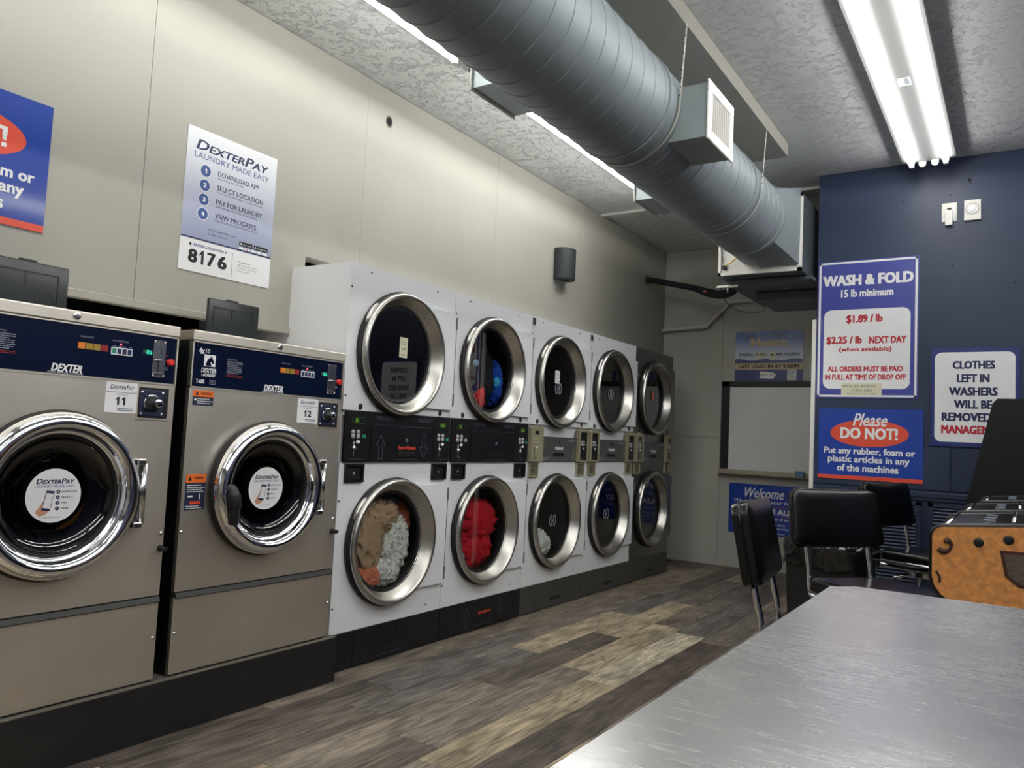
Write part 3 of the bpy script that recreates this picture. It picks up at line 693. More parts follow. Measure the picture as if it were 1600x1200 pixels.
    obj('kick_slot', fbox(BM(), F, .38, .52, .05, .068, 0, .003, .001, 1), 'ink_black', t)
    obj('kick_lock', lathe(BM(), F.at(.44, .13, 0), [(0, .003), (.007, .003), (.008, 0)], 10), 'ink_black', t)
    return t
def ringbox(F, u0, u1, v0, v1, w=.012, d=.014):
    bm = BM()
    for q in ((u0, u1, v0, v0+w), (u0, u1, v1-w, v1), (u0, u0+w, v0+w, v1-w), (u1-w, u1, v0+w, v1-w)): fbox(bm, F, *q, 0, d)
    fbox(bm, F, u0+w, u1-w, v0+w, v1-w, 0, .002); return bm
d0 = dryer(0, 'white stacked dryer beside washer 12, brown towel behind its lower door', 'A')
d1 = dryer(1, 'white stacked dryer with red blanket behind its lower door', 'A')
d2 = dryer(2, 'white stacked dryer with khaki coin towers and a white bundle in its lower drum', 'B')
d3 = dryer(3, 'white stacked dryer next to the stainless one, both drums empty', 'B')
d4 = dryer(4, 'stainless steel stacked dryer at the far end of the row', 'B', True)
def note(parent, u, v, w, h, m, txt, lab, d=.0):
    o = obj('taped_note', rect(BM(), XF.at(0, 0, d), u-w/2, u+w/2, v-h/2, v+h/2, .001), m, parent, label=lab)
    bm = BM(); F = XF.at(0, 0, d)
    for i, s in enumerate(txt): letter(bm, F, s, u-w*.32, u+w*.32, v+h*(.2-.28*i)-h*.06, v+h*(.2-.28*i)+h*.1, 0, d=.002)
    obj('handwriting', bm, 'ink_dim', o)
note(d0, .405, 1.575, .062, .105, 'cream_paper', ['Out', 'of', 'order'], 'cream paper note taped to the upper door glass')
note(d2, .36, 1.568, .062, .088, 'paper', ['Out', 'of', 'order'], 'white paper note taped to the upper door glass')
note(d4, .375, 1.56, .05, .075, 'note_orange', ['Out', 'of', 'order'], 'orange paper note on the upper door glass')
def emblem(parent, cu, cv):
    bm = BM(); F = XF; r = .047
    for s in (-1, 1):
        P = [(s*r*math.cos(a), r*math.sin(a)*1.0) for a in [(-1.15+2.3*i/12) for i in range(13)]]
        Q = [(s*(r-.008)*math.cos(a), (r-.008)*math.sin(a)) for a in [(1.15-2.3*i/12) for i in range(13)]]
        flat(bm, F.at(cu, cv, 0), P+Q, .0); flat(bm, F.at(cu, cv, 0), [(s*.012-.004, -.035), (s*.012+.004, -.035), (s*.012+.004, .035), (s*.012-.004, .035)], 0)
    flat(bm, F.at(cu, cv, 0), [(-.012, -.004), (.012, -.004), (.012, .004), (-.012, .004)], 0)
    obj('round_emblem', bm, 'ink_grey', parent, label='round H emblem on the door glass')
for d_, cv in ((d2, .586), (d2, 1.49), (d3, 1.51), (d3, .586)): emblem(d_, .381, cv)
# ------------------------------------------------------------------ laundry
def blob(name, label, cat, m, loc, size, seed, amp=.18, fr=2.6, sub=4, creases=6, group=None, parent=None):
    """crumpled cloth lump : displaced ellipsoid with folded ridges"""
    from mathutils import noise
    bm = BM(); bmesh.ops.create_icosphere(bm, subdivisions=sub, radius=1)
    o3 = Vector((seed*3.1, seed*1.7, seed*.9))
    for v in bm.verts:
        n = v.co.normalized(); q = n*fr+o3
        rdg = 1-abs(noise.noise(q*1.0))*2
        w = noise.noise_vector(q*.6)
        r2 = 1-abs(noise.noise((q+w*1.3)*2.1))*2.4
        r3 = 1-abs(noise.noise((q+w*.8)*4.6))*2
        r4 = 1-abs(noise.noise(Vector((q.x*1.1+w.x*2.2, q.y*1.1+w.y*2.2, (q.z*1.1+w.z*2.2)*.45))*5.5))*2
        rr_ = 1+amp*(rdg*.42+r2*.55+r3*.28+r4*.16-.55)
        v.co = Vector((n.x*size[0]*rr_, n.y*size[1]*rr_, n.z*size[2]*rr_))
        # held inside the drum and behind the glass
        p_ = v.co+Vector(loc); p_.x = -.016-.022*math.log(1+math.exp(min(30, (-.016-p_.x)/.022))); cz_ = .586 if loc[2] < 1 else 1.535; cy_ = .383+.8273*round((loc[1]-.383)/.8273)
        dy_, dz_ = p_.y-cy_, p_.z-cz_; q_ = math.hypot(dy_, dz_); lim = .236 if p_.x > -.022 else (.262 if p_.x > -.085 else .35)
        if q_ > lim: p_.y, p_.z = cy_+dy_*lim/q_, cz_+dz_*lim/q_
        v.co = p_-Vector(loc)
    o = obj(name, bm, m, parent, smooth=True); o.location = loc
    if parent is None: tag(o, label, cat, group)
    return o
Y0 = .002; cy = lambda k: k*.8273+.383
# in the first dryer's lower drum
blob('brown_towel', 'crumpled brown bath towel pressed against the first lower dryer door', 'towel', 'towel_brown', (-.105, cy(0)-.105, .60), (.095, .125, .19), 3, .34, 2.2, 5)
blob('brown_towel_fold', 'upper fold of brown fleece in the first lower dryer', 'towel', 'towel_brown', (-.11, cy(0)-.02, .705), (.095, .15, .09), 14, .36, 2.4, 5)
blob('patterned_sheet', 'white leaf-patterned sheet beside the brown towel in the first lower dryer', 'sheet', 'leafy_sheet', (-.115, cy(0)+.12, .55), (.09, .115, .17), 5, .3, 2.2, 5)
blob('patterned_sheet', 'white leaf-patterned sheet bulging at the bottom of the first lower dryer window', 'sheet', 'leafy_sheet', (-.105, cy(0)+.05, .42), (.09, .12, .08), 8, .26, 2.2, 5)
blob('coral_cloth', 'coral orange cloth at the lower left of the first lower dryer window', 'clothes', 'coral', (-.09, cy(0)-.10, .40), (.08, .105, .07), 9, .34, 2.8, 5)
blob('rust_shirt', 'rust brown shirt at the right of the first lower dryer window', 'clothes', 'rust', (-.14, cy(0)+.20, .68), (.08, .06, .12), 10, .34, 3, 4)
blob('slate_shirt', 'slate grey cloth on top of the load in the first lower dryer', 'clothes', 'slate', (-.16, cy(0)+.07, .785), (.09, .12, .055), 11, .3, 3, 4)
# second dryer, lower
blob('red_blanket', 'red blanket filling the second lower dryer window', 'blanket', 'red_cloth', (-.12, cy(1)+.04, .62), (.11, .20, .125), 21, .30, 2.2, 5)
blob('red_blanket_fold', 'lower fold of red fabric in the second lower dryer', 'blanket', 'red_cloth', (-.10, cy(1)+.0, .465), (.09, .18, .11), 24, .32, 2.4, 5)
blob('blue_pillowcase', 'pale blue patterned cloth at the left of the second lower dryer window', 'clothes', 'blue_pattern', (-.075, cy(1)-.175, .60), (.05, .035, .09), 23, .2, 2.4, 4)
blob('blue_pillowcase', 'pale blue patterned cloth at the bottom left of the second lower dryer window', 'clothes', 'blue_pattern', (-.06, cy(1)-.155, .42), (.045, .045, .06), 26, .2, 2.4, 4)
# second dryer, upper
blob('black_shirt', 'black shirts heaped in the second upper dryer', 'clothes', 'black_cloth', (-.115, cy(1)-.02, 1.48), (.095, .15, .19), 31, .36, 2.4, 5)
blob('red_mesh_shirt', 'red mesh shirt at the bottom of the second upper dryer window', 'clothes', 'red_mesh', (-.06, cy(1)-.05, 1.375), (.05, .055, .095), 33, .34, 3, 5)
blob('blue_shirt', 'royal blue shirt at the right of the second upper dryer window', 'clothes', 'blue_cloth', (-.10, cy(1)+.16, 1.47), (.07, .055, .13), 34, .34, 3, 5)
blob('cyan_print', 'cyan cloth on the royal blue shirt in the second upper dryer', 'clothes', 'cyan_cloth', (-.05, cy(1)+.14, 1.475), (.03, .035, .03), 35, .3, 3, 4)
blob('white_sock', 'white cloth at the upper left of the second upper dryer window', 'clothes', 'white_cloth', (-.06, cy(1)-.165, 1.64), (.03, .028, .055), 36, .3, 2, 4)
blob('white_sock', 'white cloth at the bottom left of the second upper dryer window', 'clothes', 'white_cloth', (-.055, cy(1)-.145, 1.375), (.03, .03, .035), 37, .3, 2, 4)
blob('pale_blue_cloth', 'small pale blue cloth among the black shirts in the second upper dryer', 'clothes', 'blue_pattern', (-.035, cy(1)-.10, 1.57), (.018, .022, .02), 38, .3, 2, 4)
# third dryer, lower
blob('white_bundle', 'bundle of white cloth at the bottom of the third lower dryer', 'clothes', 'white_cloth', (-.10, cy(2)-.07, .42), (.09, .14, .095), 41, .38, 2.6, 5)
# ------------------------------------------------------------------ washers
PL = tag(struct('washer_plinth', box(BM(), (-1.1, -2.6, 0), (.085, -.03, .196)), 'plinth'), 'black painted concrete plinth under the two washers', 'plinth')
del PL['kind']
obj('ledge', box(BM(), (-1.1, -2.6, .196), (.086, -.03, .2), .001, 1), 'plinth_top', PL)
WW = .79
def steps(bm, F, cu, cv, r):
    pass
def washer(y0, num, label):
    t = thing('washing_machine', label, 'washing machine', (.06, y0, .2), 0, 'front load washers on the plinth')
    T = 1.288
    bm = BM(); box(bm, (-.92, 0, .004), (-.02, .012, T-.04)); box(bm, (-.92, WW-.012, .004), (-.02, WW, T-.04)); box(bm, (-.92, .012, .004), (-.9, WW-.012, T-.04)); box(bm, (-.92, .012, .004), (-.02, WW-.012, .02)); obj('body', bm, 'black_panel', t)
    obj('front_panel', ringplate(BM(), XF, .385, .683, .245, (0, WW, .307, 1.070), -.02, 0), 'steel_washer', t)
    obj('service_panel', fbox(BM(), XF, 0, WW, .006, .285, -.02, .002, .002, 1), 'steel_washer', t)
    # overhanging ledge between
    obj('panel_ledge', prism(BM(), Fr((0, .0, 0), (1, 0, 0), (0, 0, 1), (0, 1, 0)), [(-.02, .282), (.008, .282), (.012, .286), (.004, .302), (-.02, .308)], .004, WW-.002), 'ledge_grey', t)
    obj('top_cover', box(BM(), (-.92, -.002, T-.04), (.006, WW+.002, T), .004, 2), 'steel_washer', t)
    cp = obj('control_panel', fbox(BM(), XF, .006, WW-.006, 1.074, T-.044, -.02, -.002, .002, 1), 'washer_blue', t)
    bm = BM(); F = XF
    for q in ((0, WW, T-.046, T-.041), (0, WW, 1.068, 1.074), (0, .006, 1.07, T-.042), (WW-.006, WW, 1.07, T-.042)): fbox(bm, F, *q, -.02, .003)
    obj('panel_frame', bm, 'steel_washer', t)
    F = XF.at(0, 0, -.002)
    bm = BM()
    letter(bm, F, '4x', .03, .055, 1.20, 1.225, .02); letter(bm, F, '10', .06, .078, 1.205, 1.222, .01)
    rect(bm, F, .055, .105, 1.155, 1.20, .0008)
    letter(bm, F, 'DEXTER', .045, .112, 1.13, 1.148, .02, .2); letter(bm, F, 'LAUNDRY', .048, .110, 1.115, 1.127, .02)
    letter(bm, F, 'T-600', .025, .062, 1.087, 1.103, .03)
    letter(bm, F, 'DEXTER', .345, .445, 1.082, 1.108, .03, .25)
    letter(bm, F, 'COMMERCIAL WASHER', .335, .45, 1.0765, 1.081, 0)
    obj('logo_print', bm, 'ink_white', t)
    bm = BM()   # the horse head inside the square badge
    flat(bm, F, [(.062, 1.157), (.066, 1.172), (.073, 1.184), (.083, 1.19), (.088, 1.195), (.09, 1.188), (.097, 1.176), (.099, 1.168), (.093, 1.165), (.087, 1.172), (.082, 1.172), (.086, 1.163), (.088, 1.157)], .0012)
    obj('badge_horse', bm, 'washer_blue', t)
    bm = BM(); letter(bm, F, 'INSTRUCTIONS', .16, .205, 1.19, 1.195); lines(bm, F, .16, .235, 1.135, 1.187, 8, frac=.4); letter(bm, F, 'WASH CYCLE', .43, .475, 1.203, 1.209); letter(bm, F, 'WASH TEMPERATURE', .54, .60, 1.203, 1.209)
    for i in range(4): rect(bm, F, .55+i*.019-.006, .55+i*.019+.005, 1.187, 1.189)
    lines(bm, F, .73, .757, 1.122, 1.135, 2, frac=.4); 
    for q in ((.085, .112, 1.087, 1.0885), (.085, .112, 1.1015, 1.103), (.085, .0865, 1.087, 1.103), (.1105, .112, 1.087, 1.103)): rect(bm, F, *q)
    letter(bm, F, '30lb', .09, .107, 1.091, 1.099)
    obj('small_print', bm, 'ink_grey', t)
    bm = BM(); lines(bm, F, .158, .24, 1.122, 1.133, 2, frac=.45, seed=4); letter(bm, F, 'STOP', .735, .752, 1.172, 1.179); obj('red_print', bm, 'dull_red', t)
    for i, c in enumerate(('amber', 'olive', 'olive', 'dull_red')):
        obj('cycle_button', fbox(BM(), F, .425+i*.026, .448+i*.026, 1.165, 1.186, 0, .0015), c, t)
    bm = BM(); rect(bm, F, .538, .615, 1.158, 1.184, .0008); obj('temperature_bar', bm, 'ink_white', t)
    for i in range(4): obj('temperature_button', fbox(BM(), F, .542+i*.0185, .556+i*.0185, 1.162, 1.180, .0008, .002), 'teal' if i == 0 and num == '11' else 'ink_navy', t)
    obj('indicator_lamp', lathe(BM(), F.at(.572, 1.195, 0), [(0, .003), (.003, .002), (.004, 0)], 8), 'led_red', t)
    obj('display', rect(BM(), F, .655, .665, 1.176, 1.187), 'green_dim', t)
    bm = BM(); letter(bm, F, '10', .668, .678, 1.173, 1.189, .02); letter(bm, F, '16', .680, .690, 1.173, 1.189, .02); obj('display_digits', bm, 'cyan_led', t)
    cs = obj('coin_plate', fbox(BM(), XF, .703-.01+.0, .703+.038, 1.095, 1.228, -.002, .003, .001, 1), 'chrome_soft', t)
    bm = BM(); Fq = XF.at(0, 0, .003); fbox(bm, Fq, .713, .7165, 1.11, 1.155, 0, .001); fbox(bm, Fq, .720, .722, 1.175, 1.20, 0, .001); obj('coin_slot', bm, 'ink_black', cs)
    bm = BM(); fbox(bm, Fq, .704, .724, 1.152, 1.158, 0, .014, .002, 1); fbox(bm, Fq, .700, .730, 1.106, 1.110, 0, .012, .001, 1)
    obj('coin_lip', bm, 'chrome', cs, kind='stuff')
    for u, v in ((.697, 1.10), (.737, 1.10), (.697, 1.223), (.737, 1.223)): obj('plate_screw', lathe(BM(), Fq.at(u, v, 0), [(0, .003), (.003, .002), (.0035, 0)], 8), 'chrome', cs)
    obj('stop_knob', lathe(BM(), F.at(.762, 1.152, 0), [(0, .016), (.010, .015), (.0125, .010), (.0125, 0)], 20), 'red_knob', t, smooth=.8)
    # top lock
    obj('top_lock', lathe(BM(), XF.at(.41, T-.018, .006), [(0, .004), (.007, .005), (.012, .004), (.013, 0)], 18), 'chrome_soft', t)
    # machine number sticker
    st = obj('number_sticker', prism(BM(), XF, rrect(.53, .645, .958, 1.065, .006, 4), 0, .0012), 'paper', t, label='white sticker reading %s' % num)
    Fs = XF.at(0, 0, .0012); bm = BM(); one(bm, Fs, .567, .580, .985, 1.013)
    if num == '11': one(bm, Fs, .589, .602, .985, 1.013)
    else: letter(bm, Fs, '2', .588, .609, .985, 1.013, .03)
    obj('number', bm, 'ink_black', st)
    bm = BM(); letter(bm, Fs, 'DexterPay', .545, .632, 1.040, 1.055, .01, .2, caps=.75); letter(bm, Fs, 'MACHINE #', .567, .61, 1.019, 1.024, 0); rect(bm, Fs, .531, .644, 1.0285, 1.030); lines(bm, Fs, .575, .635, .964, .976, 2); obj('sticker_print', bm, 'ink_navy', st)
    # payment box
    pb = obj('coin_drawer_recess', prism(BM(), XF, rrect(.65, .762, .945, 1.052, .006, 4), -.004, .003), 'ink_black', t)
    obj('recess_frame', ringf(XF, .648, .764, .943, 1.054), 'steel_washer', pb)
    obj('lock_plate', fbox(BM(), XF, .652, .745, .952, 1.045, .003, .008, .002, 1), 'sticker_navy', pb)
    bm = BM(); Fp = XF.at(0, 0, .008)
    fbox(bm, Fp, .668, .722, .972, 1.024, 0, .012, .006, 2); obj('lock_housing', bm, 'ink_black', pb)
    bm = BM(); lathe(bm, Fp.at(.705, .998, .012), [(0, .024), (.011, .024), (.015, .022), (.016, 0)], 24); obj('lock_cylinder', bm, 'chrome', pb, smooth=.7)
    bm = BM(); torus_arc(bm, Fp.at(.695, .998, .006), .028, .004, .6, PI+.9, 16, 8, .028); obj('lock_guard', bm, 'chrome', pb, smooth=True)
    for u, v in ((.659, .960), (.659, 1.037), (.738, .960), (.738, 1.037)): obj('rivet', lathe(BM(), Fp.at(u, v, 0), [(0, .004), (.004, .003), (.005, 0)], 10), 'chrome', pb)
    # warning stickers, bolts, bumper
    if num == '12':
        for u0, u1, v0, v1, h in ((.016, .106, 1.003, 1.060, .024), (.014, .100, .607, .742, .032)):
            s = obj('warning_sticker', rect(BM(), XF, u0, u1, v0, v1, .0008), 'sticker_navy', t, label='orange and navy warning sticker')
            obj('orange_band', rect(BM(), XF, u0, u1, v1-h, v1, .0012), 'sticker_orange', s)
            bm = BM(); letter(bm, XF, 'WARNING', u0+.034, u1-.012, v1-h*.62, v1-h*.3, .02, d=.0016); flat(bm, XF, [(u0+.009, v1-h*.75), (u0+.025, v1-h*.75), (u0+.017, v1-h*.2)], .0016); obj('black_print', bm, 'ink_black', s)
            bm = BM()
            if h < .03: lines(bm, XF, u0+.02, u1-.004, v0+.004, v1-h-.004, 3, .0014, .35, 5); flat(bm, XF, circ(u0+.011, v0+.022, .005, 8), .0014)
            else:
                lines(bm, XF, u0+.006, u1-.004, v1-.070, v1-h-.006, 4, .0014, .35, 5); rect(bm, XF, u0+.012, u0+.032, v0+.048, v0+.054, .0014); rect(bm, XF, u1-.025, u1-.021, v0+.040, v0+.062, .0014); lines(bm, XF, u0+.006, u1-.004, v0+.003, v0+.018, 2, .0014, .35, 6)
            obj('white_print', bm, 'ink_white', s)
            if h > .03: obj('orange_bar', rect(BM(), XF, u0+.022, u1-.018, v0+.022, v0+.033, .0014), 'sign_red', s)
    for u, v in ((.010, .527), (WW-.012, .53), (.012, .155), (WW-.014, .155)):
        obj('bolt', lathe(BM(), XF.at(u, v, .002), [(0, .006), (.005, .005), (.008, 0)], 12), 'chrome_soft', t)
    obj('rubber_bumper', lathe(BM(), XF.at(WW-.01, .475, 0), [(0, .035), (.008, .033), (.010, .01), (.013, 0)], 14), 'black_rubber', t, smooth=.8)
    # door
    Fd = XF.at(.385, .683, 0)
    dz = obj('door', lathe(BM(), Fd, [(.235, .0), (.272, .004), (.276, .018), (.268, .03), (.252, .034)], 72), 'black_rubber', t, smooth=True)
    obj('chrome_ring', lathe(BM(), Fd, [(.268, .026), (.267, .045), (.258, .062), (.246, .072), (.232, .074), (.220, .068), (.212, .056), (.209, .044), (.206, .040), (.200, .040), (.197, .030)], 96), 'chrome', dz, smooth=True)
    obj('glass_gasket', lathe(BM(), Fd, [(.199, .034), (.190, .034), (.186, .020), (.19, .0)], 72), 'black_rubber', dz, smooth=True)
    obj('door_glass', lathe(BM(), Fd, [(0, -.010), (.10, -.010), (.15, -.006), (.178, .004), (.192, .026)], 64), 'washer_glass', dz, smooth=True)
    obj('inner_bowl', lathe(BM(), Fd, [(.235, -.0), (.205, -.05), (.19, -.12), (.185, -.16)], 64), 'black_rubber', dz, smooth=True)
    obj('drum', lathe(BM(), Fd, [(.19, -.13), (.24, -.15), (.27, -.18), (.27, -.62), (.05, -.64), (0, -.64)], 48), 'drum', t, smooth=.6)
    # round sticker on the glass
    Fg = Fd.at(.0, -.003, .006)
    s = obj('round_sticker', flat(BM(), Fg, circ(0, 0, .087, 48), 0), 'paper', dz, label='round white sticker about paying by phone')
    bm = BM(); letter(bm, Fg, 'DexterPay', -.058, .062, .038, .055, .02, .2, caps=.75); obj('sticker_title', bm, 'ink_navy', s)
    bm = BM(); letter(bm, Fg, 'LAUNDRY MADE EASY', -.062, .064, .026, .034, 0)
    letter(bm, Fg, 'Visit DexterPay.com', -.028, .028, -.073, -.067, 0); obj('sticker_subtitle', bm, 'ink_blue', s)
    bm = BM()
    for i, w in enumerate(('DOWNLOAD', 'SELECT', 'PAY', 'VIEW')):
        v = .012-i*.018; letter(bm, Fg, w, .024, .024+.0058*len(w)+.004, v-.003, v+.003, .02, .2)
    obj('sticker_steps', bm, 'ink_dim', s)
    bm = BM()
    for i in range(4): flat(bm, Fg, circ(.013, .012-i*.018, .0065, 14), .0006)
    obj('step_dots', bm, 'ink_navy', s)
    bm = BM()
    for i in range(4): letter(bm, Fg, str(i+1), .0115, .0145, .009-i*.018, .015-i*.018, .02, d=.001)
    obj('step_numbers', bm, 'ink_white', s)
    bm = BM(); flat(bm, Fg, [(-.055, -.052), (-.040, -.066), (-.022, -.060), (-.010, -.046), (-.004, -.030), (-.006, -.014), (-.012, -.012), (-.034, -.02), (-.042, -.034)], .0006); obj('hand_print', bm, 'skin', s)
    bm = BM(); flat(bm, Fg, [(-.036, -.046), (-.010, -.050), (.002, .014), (-.024, .017)], .0010); obj('phone_print', bm, 'ink_navy', s)
    bm = BM(); flat(bm, Fg, [(-.033, -.038), (-.010, -.042), (-.001, .006), (-.023, .009)], .0014); obj('phone_screen', bm, 'ink_white', s)
    # hinge on the right, handle on the left
    bm = BM(); fbox(bm, XF, .648, .690, .565, .795, .0, .006, .002, 1); fbox(bm, XF, .640, .672, .78, .80, .0, .05, .003, 1); fbox(bm, XF, .640, .672, .56, .58, .0, .05, .003, 1)
    obj('hinge_bracket', bm, 'chrome_soft', dz)
    bm = BM(); tube(bm, [XF(.672, .575, .034), XF(.672, .785, .034)], .012, 14); obj('hinge_pin', bm, 'chrome_soft', dz)
    bm = BM(); tube(bm, smooth_path([XF(.19, .675, .03), XF(.172, .69, .06), XF(.165, .672, .088), XF(.168, .62, .096), XF(.172, .555, .088)]), [.018]*9+[.020]*8+[.024]*8+[.020]*8, 12); obj('door_handle', bm, 'black_plastic', dz, smooth=True)
    # soap box lid standing open on top
    lx = -.30
    ld = thing_part = obj('soap_lid', box(BM(), (lx, .255, T+.0), (lx+.018, .52, T+.185), .008, 3), 'lid_smoke', t, smooth=.6)
    Fl = XF.at(0, 0, lx+.018); bm = BM()
    for q in ((.28, .485, T+.012, T+.016), (.28, .485, T+.145, T+.149), (.28, .284, T+.012, T+.149), (.481, .485, T+.012, T+.149), (.37, .376, T+.10, T+.145)): fbox(bm, Fl, *q, -.001, .0025)
    lathe(bm, Fl.at(.44, T+.055, 0), [(.028, 0), (.028, .003), (.032, .003), (.032, 0)], 28)
    obj('lid_relief', bm, 'lid_smoke', ld, smooth=.5)
    obj('lid_tab', box(BM(), (lx-.004, .35, T+.183), (lx+.014, .41, T+.192), .003, 1), 'lid_smoke', ld)
    return t
def ringf(F, u0, u1, v0, v1, w=.004):
    bm = BM()
    for q in ((u0, u1, v0-w, v0), (u0, u1, v1, v1+w), (u0-w, u0, v0-w, v1+w), (u1, u1+w, v0-w, v1+w)): fbox(bm, F, *q, 0, .005)
    return bm
w12 = washer(-.856, '12', 'stainless front load washer numbered 12 beside the dryers')
w11 = washer(-1.706, '11', 'stainless front load washer numbered 11 at the left edge')
# ------------------------------------------------------------------ signs
def board(name, label, F, w, h, m, cat='sign', th=.004):
    o = thing(name, label, cat, F.O); G0 = Fr((0, 0, 0), F.U, F.V, F.N)
    bk = obj('board', prism(BM(), G0, [(0, 0), (w, 0), (w, h), (0, h)], 0, th), m, o); return o, G0.at(0, 0, th)
class Sc:
    def __init__(s, F, w, h): s.F, s.w, s.h = F, w, h
    def t(s, bm, txt, u0, u1, v0, v1, bold=0, shear=0, **k): return letter(bm, s.F, txt, u0*s.w, u1*s.w, v0*s.h, v1*s.h, bold, shear, **k)
    def r(s, bm, u0, u1, v0, v1, d=.0006): return rect(bm, s.F, u0*s.w, u1*s.w, v0*s.h, v1*s.h, d)
def donot(name, label, F):
    w, h = .655, .486; o, G0 = board(name, label, F, w, h, 'sign_blue'); s = Sc(G0, w, h)
    bm = BM(); s.r(bm, 0, 1, 0, .055); flat(bm, G0, circ(.495*w, .655*h, .375*w, 48, .19*h), .0006); obj('red_print', bm, 'sign_red', o)
    bm = BM(); s.t(bm, 'Please', .34, .67, .755, .935, .015, .35, d=.0014); s.t(bm, 'DO NOT!', .22, .77, .575, .735, .035, d=.0014)
    s.t(bm, 'Put any rubber, foam or', .06, .93, .33, .45, .025); s.t(bm, 'plastic articles in any', .10, .88, .215, .335, .025); s.t(bm, 'of the machines', .19, .78, .115, .215, .025)
    obj('lettering', bm, 'ink_white', o)
donot('do_not_sign', 'blue sign reading Please DO NOT, on the dark blue wall above the stools', YF.at(1.488, .962, -YL+.012))
donot('do_not_sign', 'blue sign with an orange oval, cut off at the left edge of the cream wall', XF.at(-1.858, 1.821, XW+.001))
# wash and fold price sign
w, h = .644, .968; o, G0 = board('price_sign', 'tall blue WASH & FOLD price sign on the dark blue wall', YF.at(1.462, 1.522, -YL+.001), w, h, 'sign_purple'); s = Sc(G0, w, h)
bm = BM()
for q in ((.012, .988, .008, .022), (.012, .988, .978, .992), (.012, .034, .008, .992), (.966, .988, .008, .992)): s.r(bm, *q)
flat(bm, G0, rrect(.07*w, .925*w, .065*h, .64*h, .05), .0006); s.t(bm, 'WASH & FOLD', .05, .95, .815, .895, .045); s.t(bm, '15 lb minimum', .24, .76, .73, .785, .03); obj('white_print', bm, 'ink_white', o)
bm = BM(); kw = dict(d=.0012)
s.t(bm, '$1.89 / lb', .30, .66, .535, .60, .035, **kw); s.t(bm, '$2.25 / lb', .10, .46, .385, .445, .035, **kw); s.t(bm, 'NEXT DAY', .53, .89, .39, .44, .035, **kw); s.t(bm, '(when available)', .23, .75, .325, .368, .025, **kw)
s.t(bm, 'ALL ORDERS MUST BE PAID', .12, .86, .19, .228, .035, **kw); s.t(bm, 'IN FULL AT TIME OF DROP OFF', .09, .89, .13, .17, .035, **kw); obj('red_print', bm, 'ink_red', o)
n = obj('taped_note', rect(BM(), G0, .26*w, .66*w, .02*h, .105*h, .002), 'cream_paper', o, label='cream handwritten note taped over the sign')
bm = BM(); s.t(bm, 'PRICES HAVE', .28, .60, .077, .095, 0, d=.0026); s.t(bm, 'CHANGED', .36, .57, .045, .063, 0, d=.0026); s.t(bm, 'SEE INSIDE', .32, .6, .026, .036, 0, d=.0026); obj('handwriting', bm, 'ink_dim', n)
# clothes left sign
w, h = .492, .64; o, G0 = board('washer_notice', 'white and navy notice CLOTHES LEFT IN WASHERS on the dark blue wall', YF.at(2.184, 1.216, -YL+.011), w, h, 'sign_navy'); s = Sc(G0, w, h)
obj('white_field', flat(BM(), G0, rrect(.045*w, .95*w, .045*h, .955*h, .04), .0006), 'ink_white', o)
bm = BM()
for tx, a, b_, v0, v1 in (('CLOTHES', .25, .73, .785, .865), ('LEFT IN', .30, .67, .65, .732), ('WASHERS', .21, .76, .515, .6), ('WILL BE', .27, .70, .385, .47), ('REMOVED BY', .13, .88, .255, .343)): s.t(bm, tx, a, b_, v0, v1, .04, d=.0012)
obj('navy_print', bm, 'ink_navy', o); obj('red_print', s.t(BM(), 'MANAGEMENT', .125, .89, .13, .215, .04, d=.0012), 'ink_red', o)
# location poster
w, h = .494, .648; o, G0 = board('payment_poster', 'white payment poster with location number 8176 on the cream wall', XF.at(-.636, 1.808, XW+.001), w, h, 'paper', 'poster', .003); s = Sc(G0, w, h)
obj('gradient_field', s.r(BM(), .0, 1, .23, 1), 'poster_grad', o)
bm = BM(); s.t(bm, 'DexterPay', .09, .90, .855, .925, .015, .22, caps=.75, d=.0012); s.r(bm, .0, 1, .226, .236, .001); obj('navy_print', bm, 'ink_navy', o)
bm = BM(); s.t(bm, 'LAUNDRY MADE EASY', .08, .91, .795, .835, 0, d=.0012); s.t(bm, 'ENTER LOCATION #', .14, .49, .176, .196, .01, d=.0012)
for i in range(4): flat(bm, G0, circ(.205*w, (.718-i*.101)*h, .026, 24), .0016)
obj('blue_print', bm, 'ink_blue', o)
bm = BM()
for i in range(4): flat(bm, G0, circ(.205*w, (.718-i*.101)*h, .0295, 24), .0012)
obj('disc_rims', bm, 'ink_white', o)
bm = BM()
one(bm, G0, .193*w, .216*w, .702*h, .734*h, .0022)
for i in range(1, 4): s.t(bm, str(i+1), .19, .222, .702-i*.101, .734-i*.101, .03, d=.0022)
obj('disc_numbers', bm, 'ink_white', o)
bm = BM()
for i, (a, b_, e, e2) in enumerate((('DOWNLOAD APP', 'FROM THE APP STORE', .80, .62), ('SELECT LOCATION', 'TO CHOOSE MACHINE & CYCLE OPTIONS', .86, .86), ('PAY FOR LAUNDRY', 'WITH MOBILE PAY ON YOUR DEVICE', .86, .80), ('VIEW PROGRESS', 'AND RECEIVE CYCLE NOTIFICATIONS', .80, .81))):
    v = .712-i*.101; s.t(bm, a, .335, e, v, v+.036, .012, d=.0012); s.t(bm, b_, .335, e2, v-.024, v-.010, 0, d=.0012)
s.t(bm, 'Visit DexterPay.com', .27, .58, .307, .326, 0, d=.0012); s.t(bm, 'to learn more.', .27, .49, .280, .296, 0, d=.0012)
s.t(bm, 'Tumble & Dry', .62, .76, .135, .148, .01); s.t(bm, '300 South Highland Ave', .62, .86, .115, .126); s.t(bm, 'Pittsburgh, PA 15206', .62, .84, .094, .105); s.t(bm, '412-661-6766', .62, .76, .073, .083)
s.r(bm, .553, .557, .03, .195); obj('grey_print', bm, 'ink_slate', o)
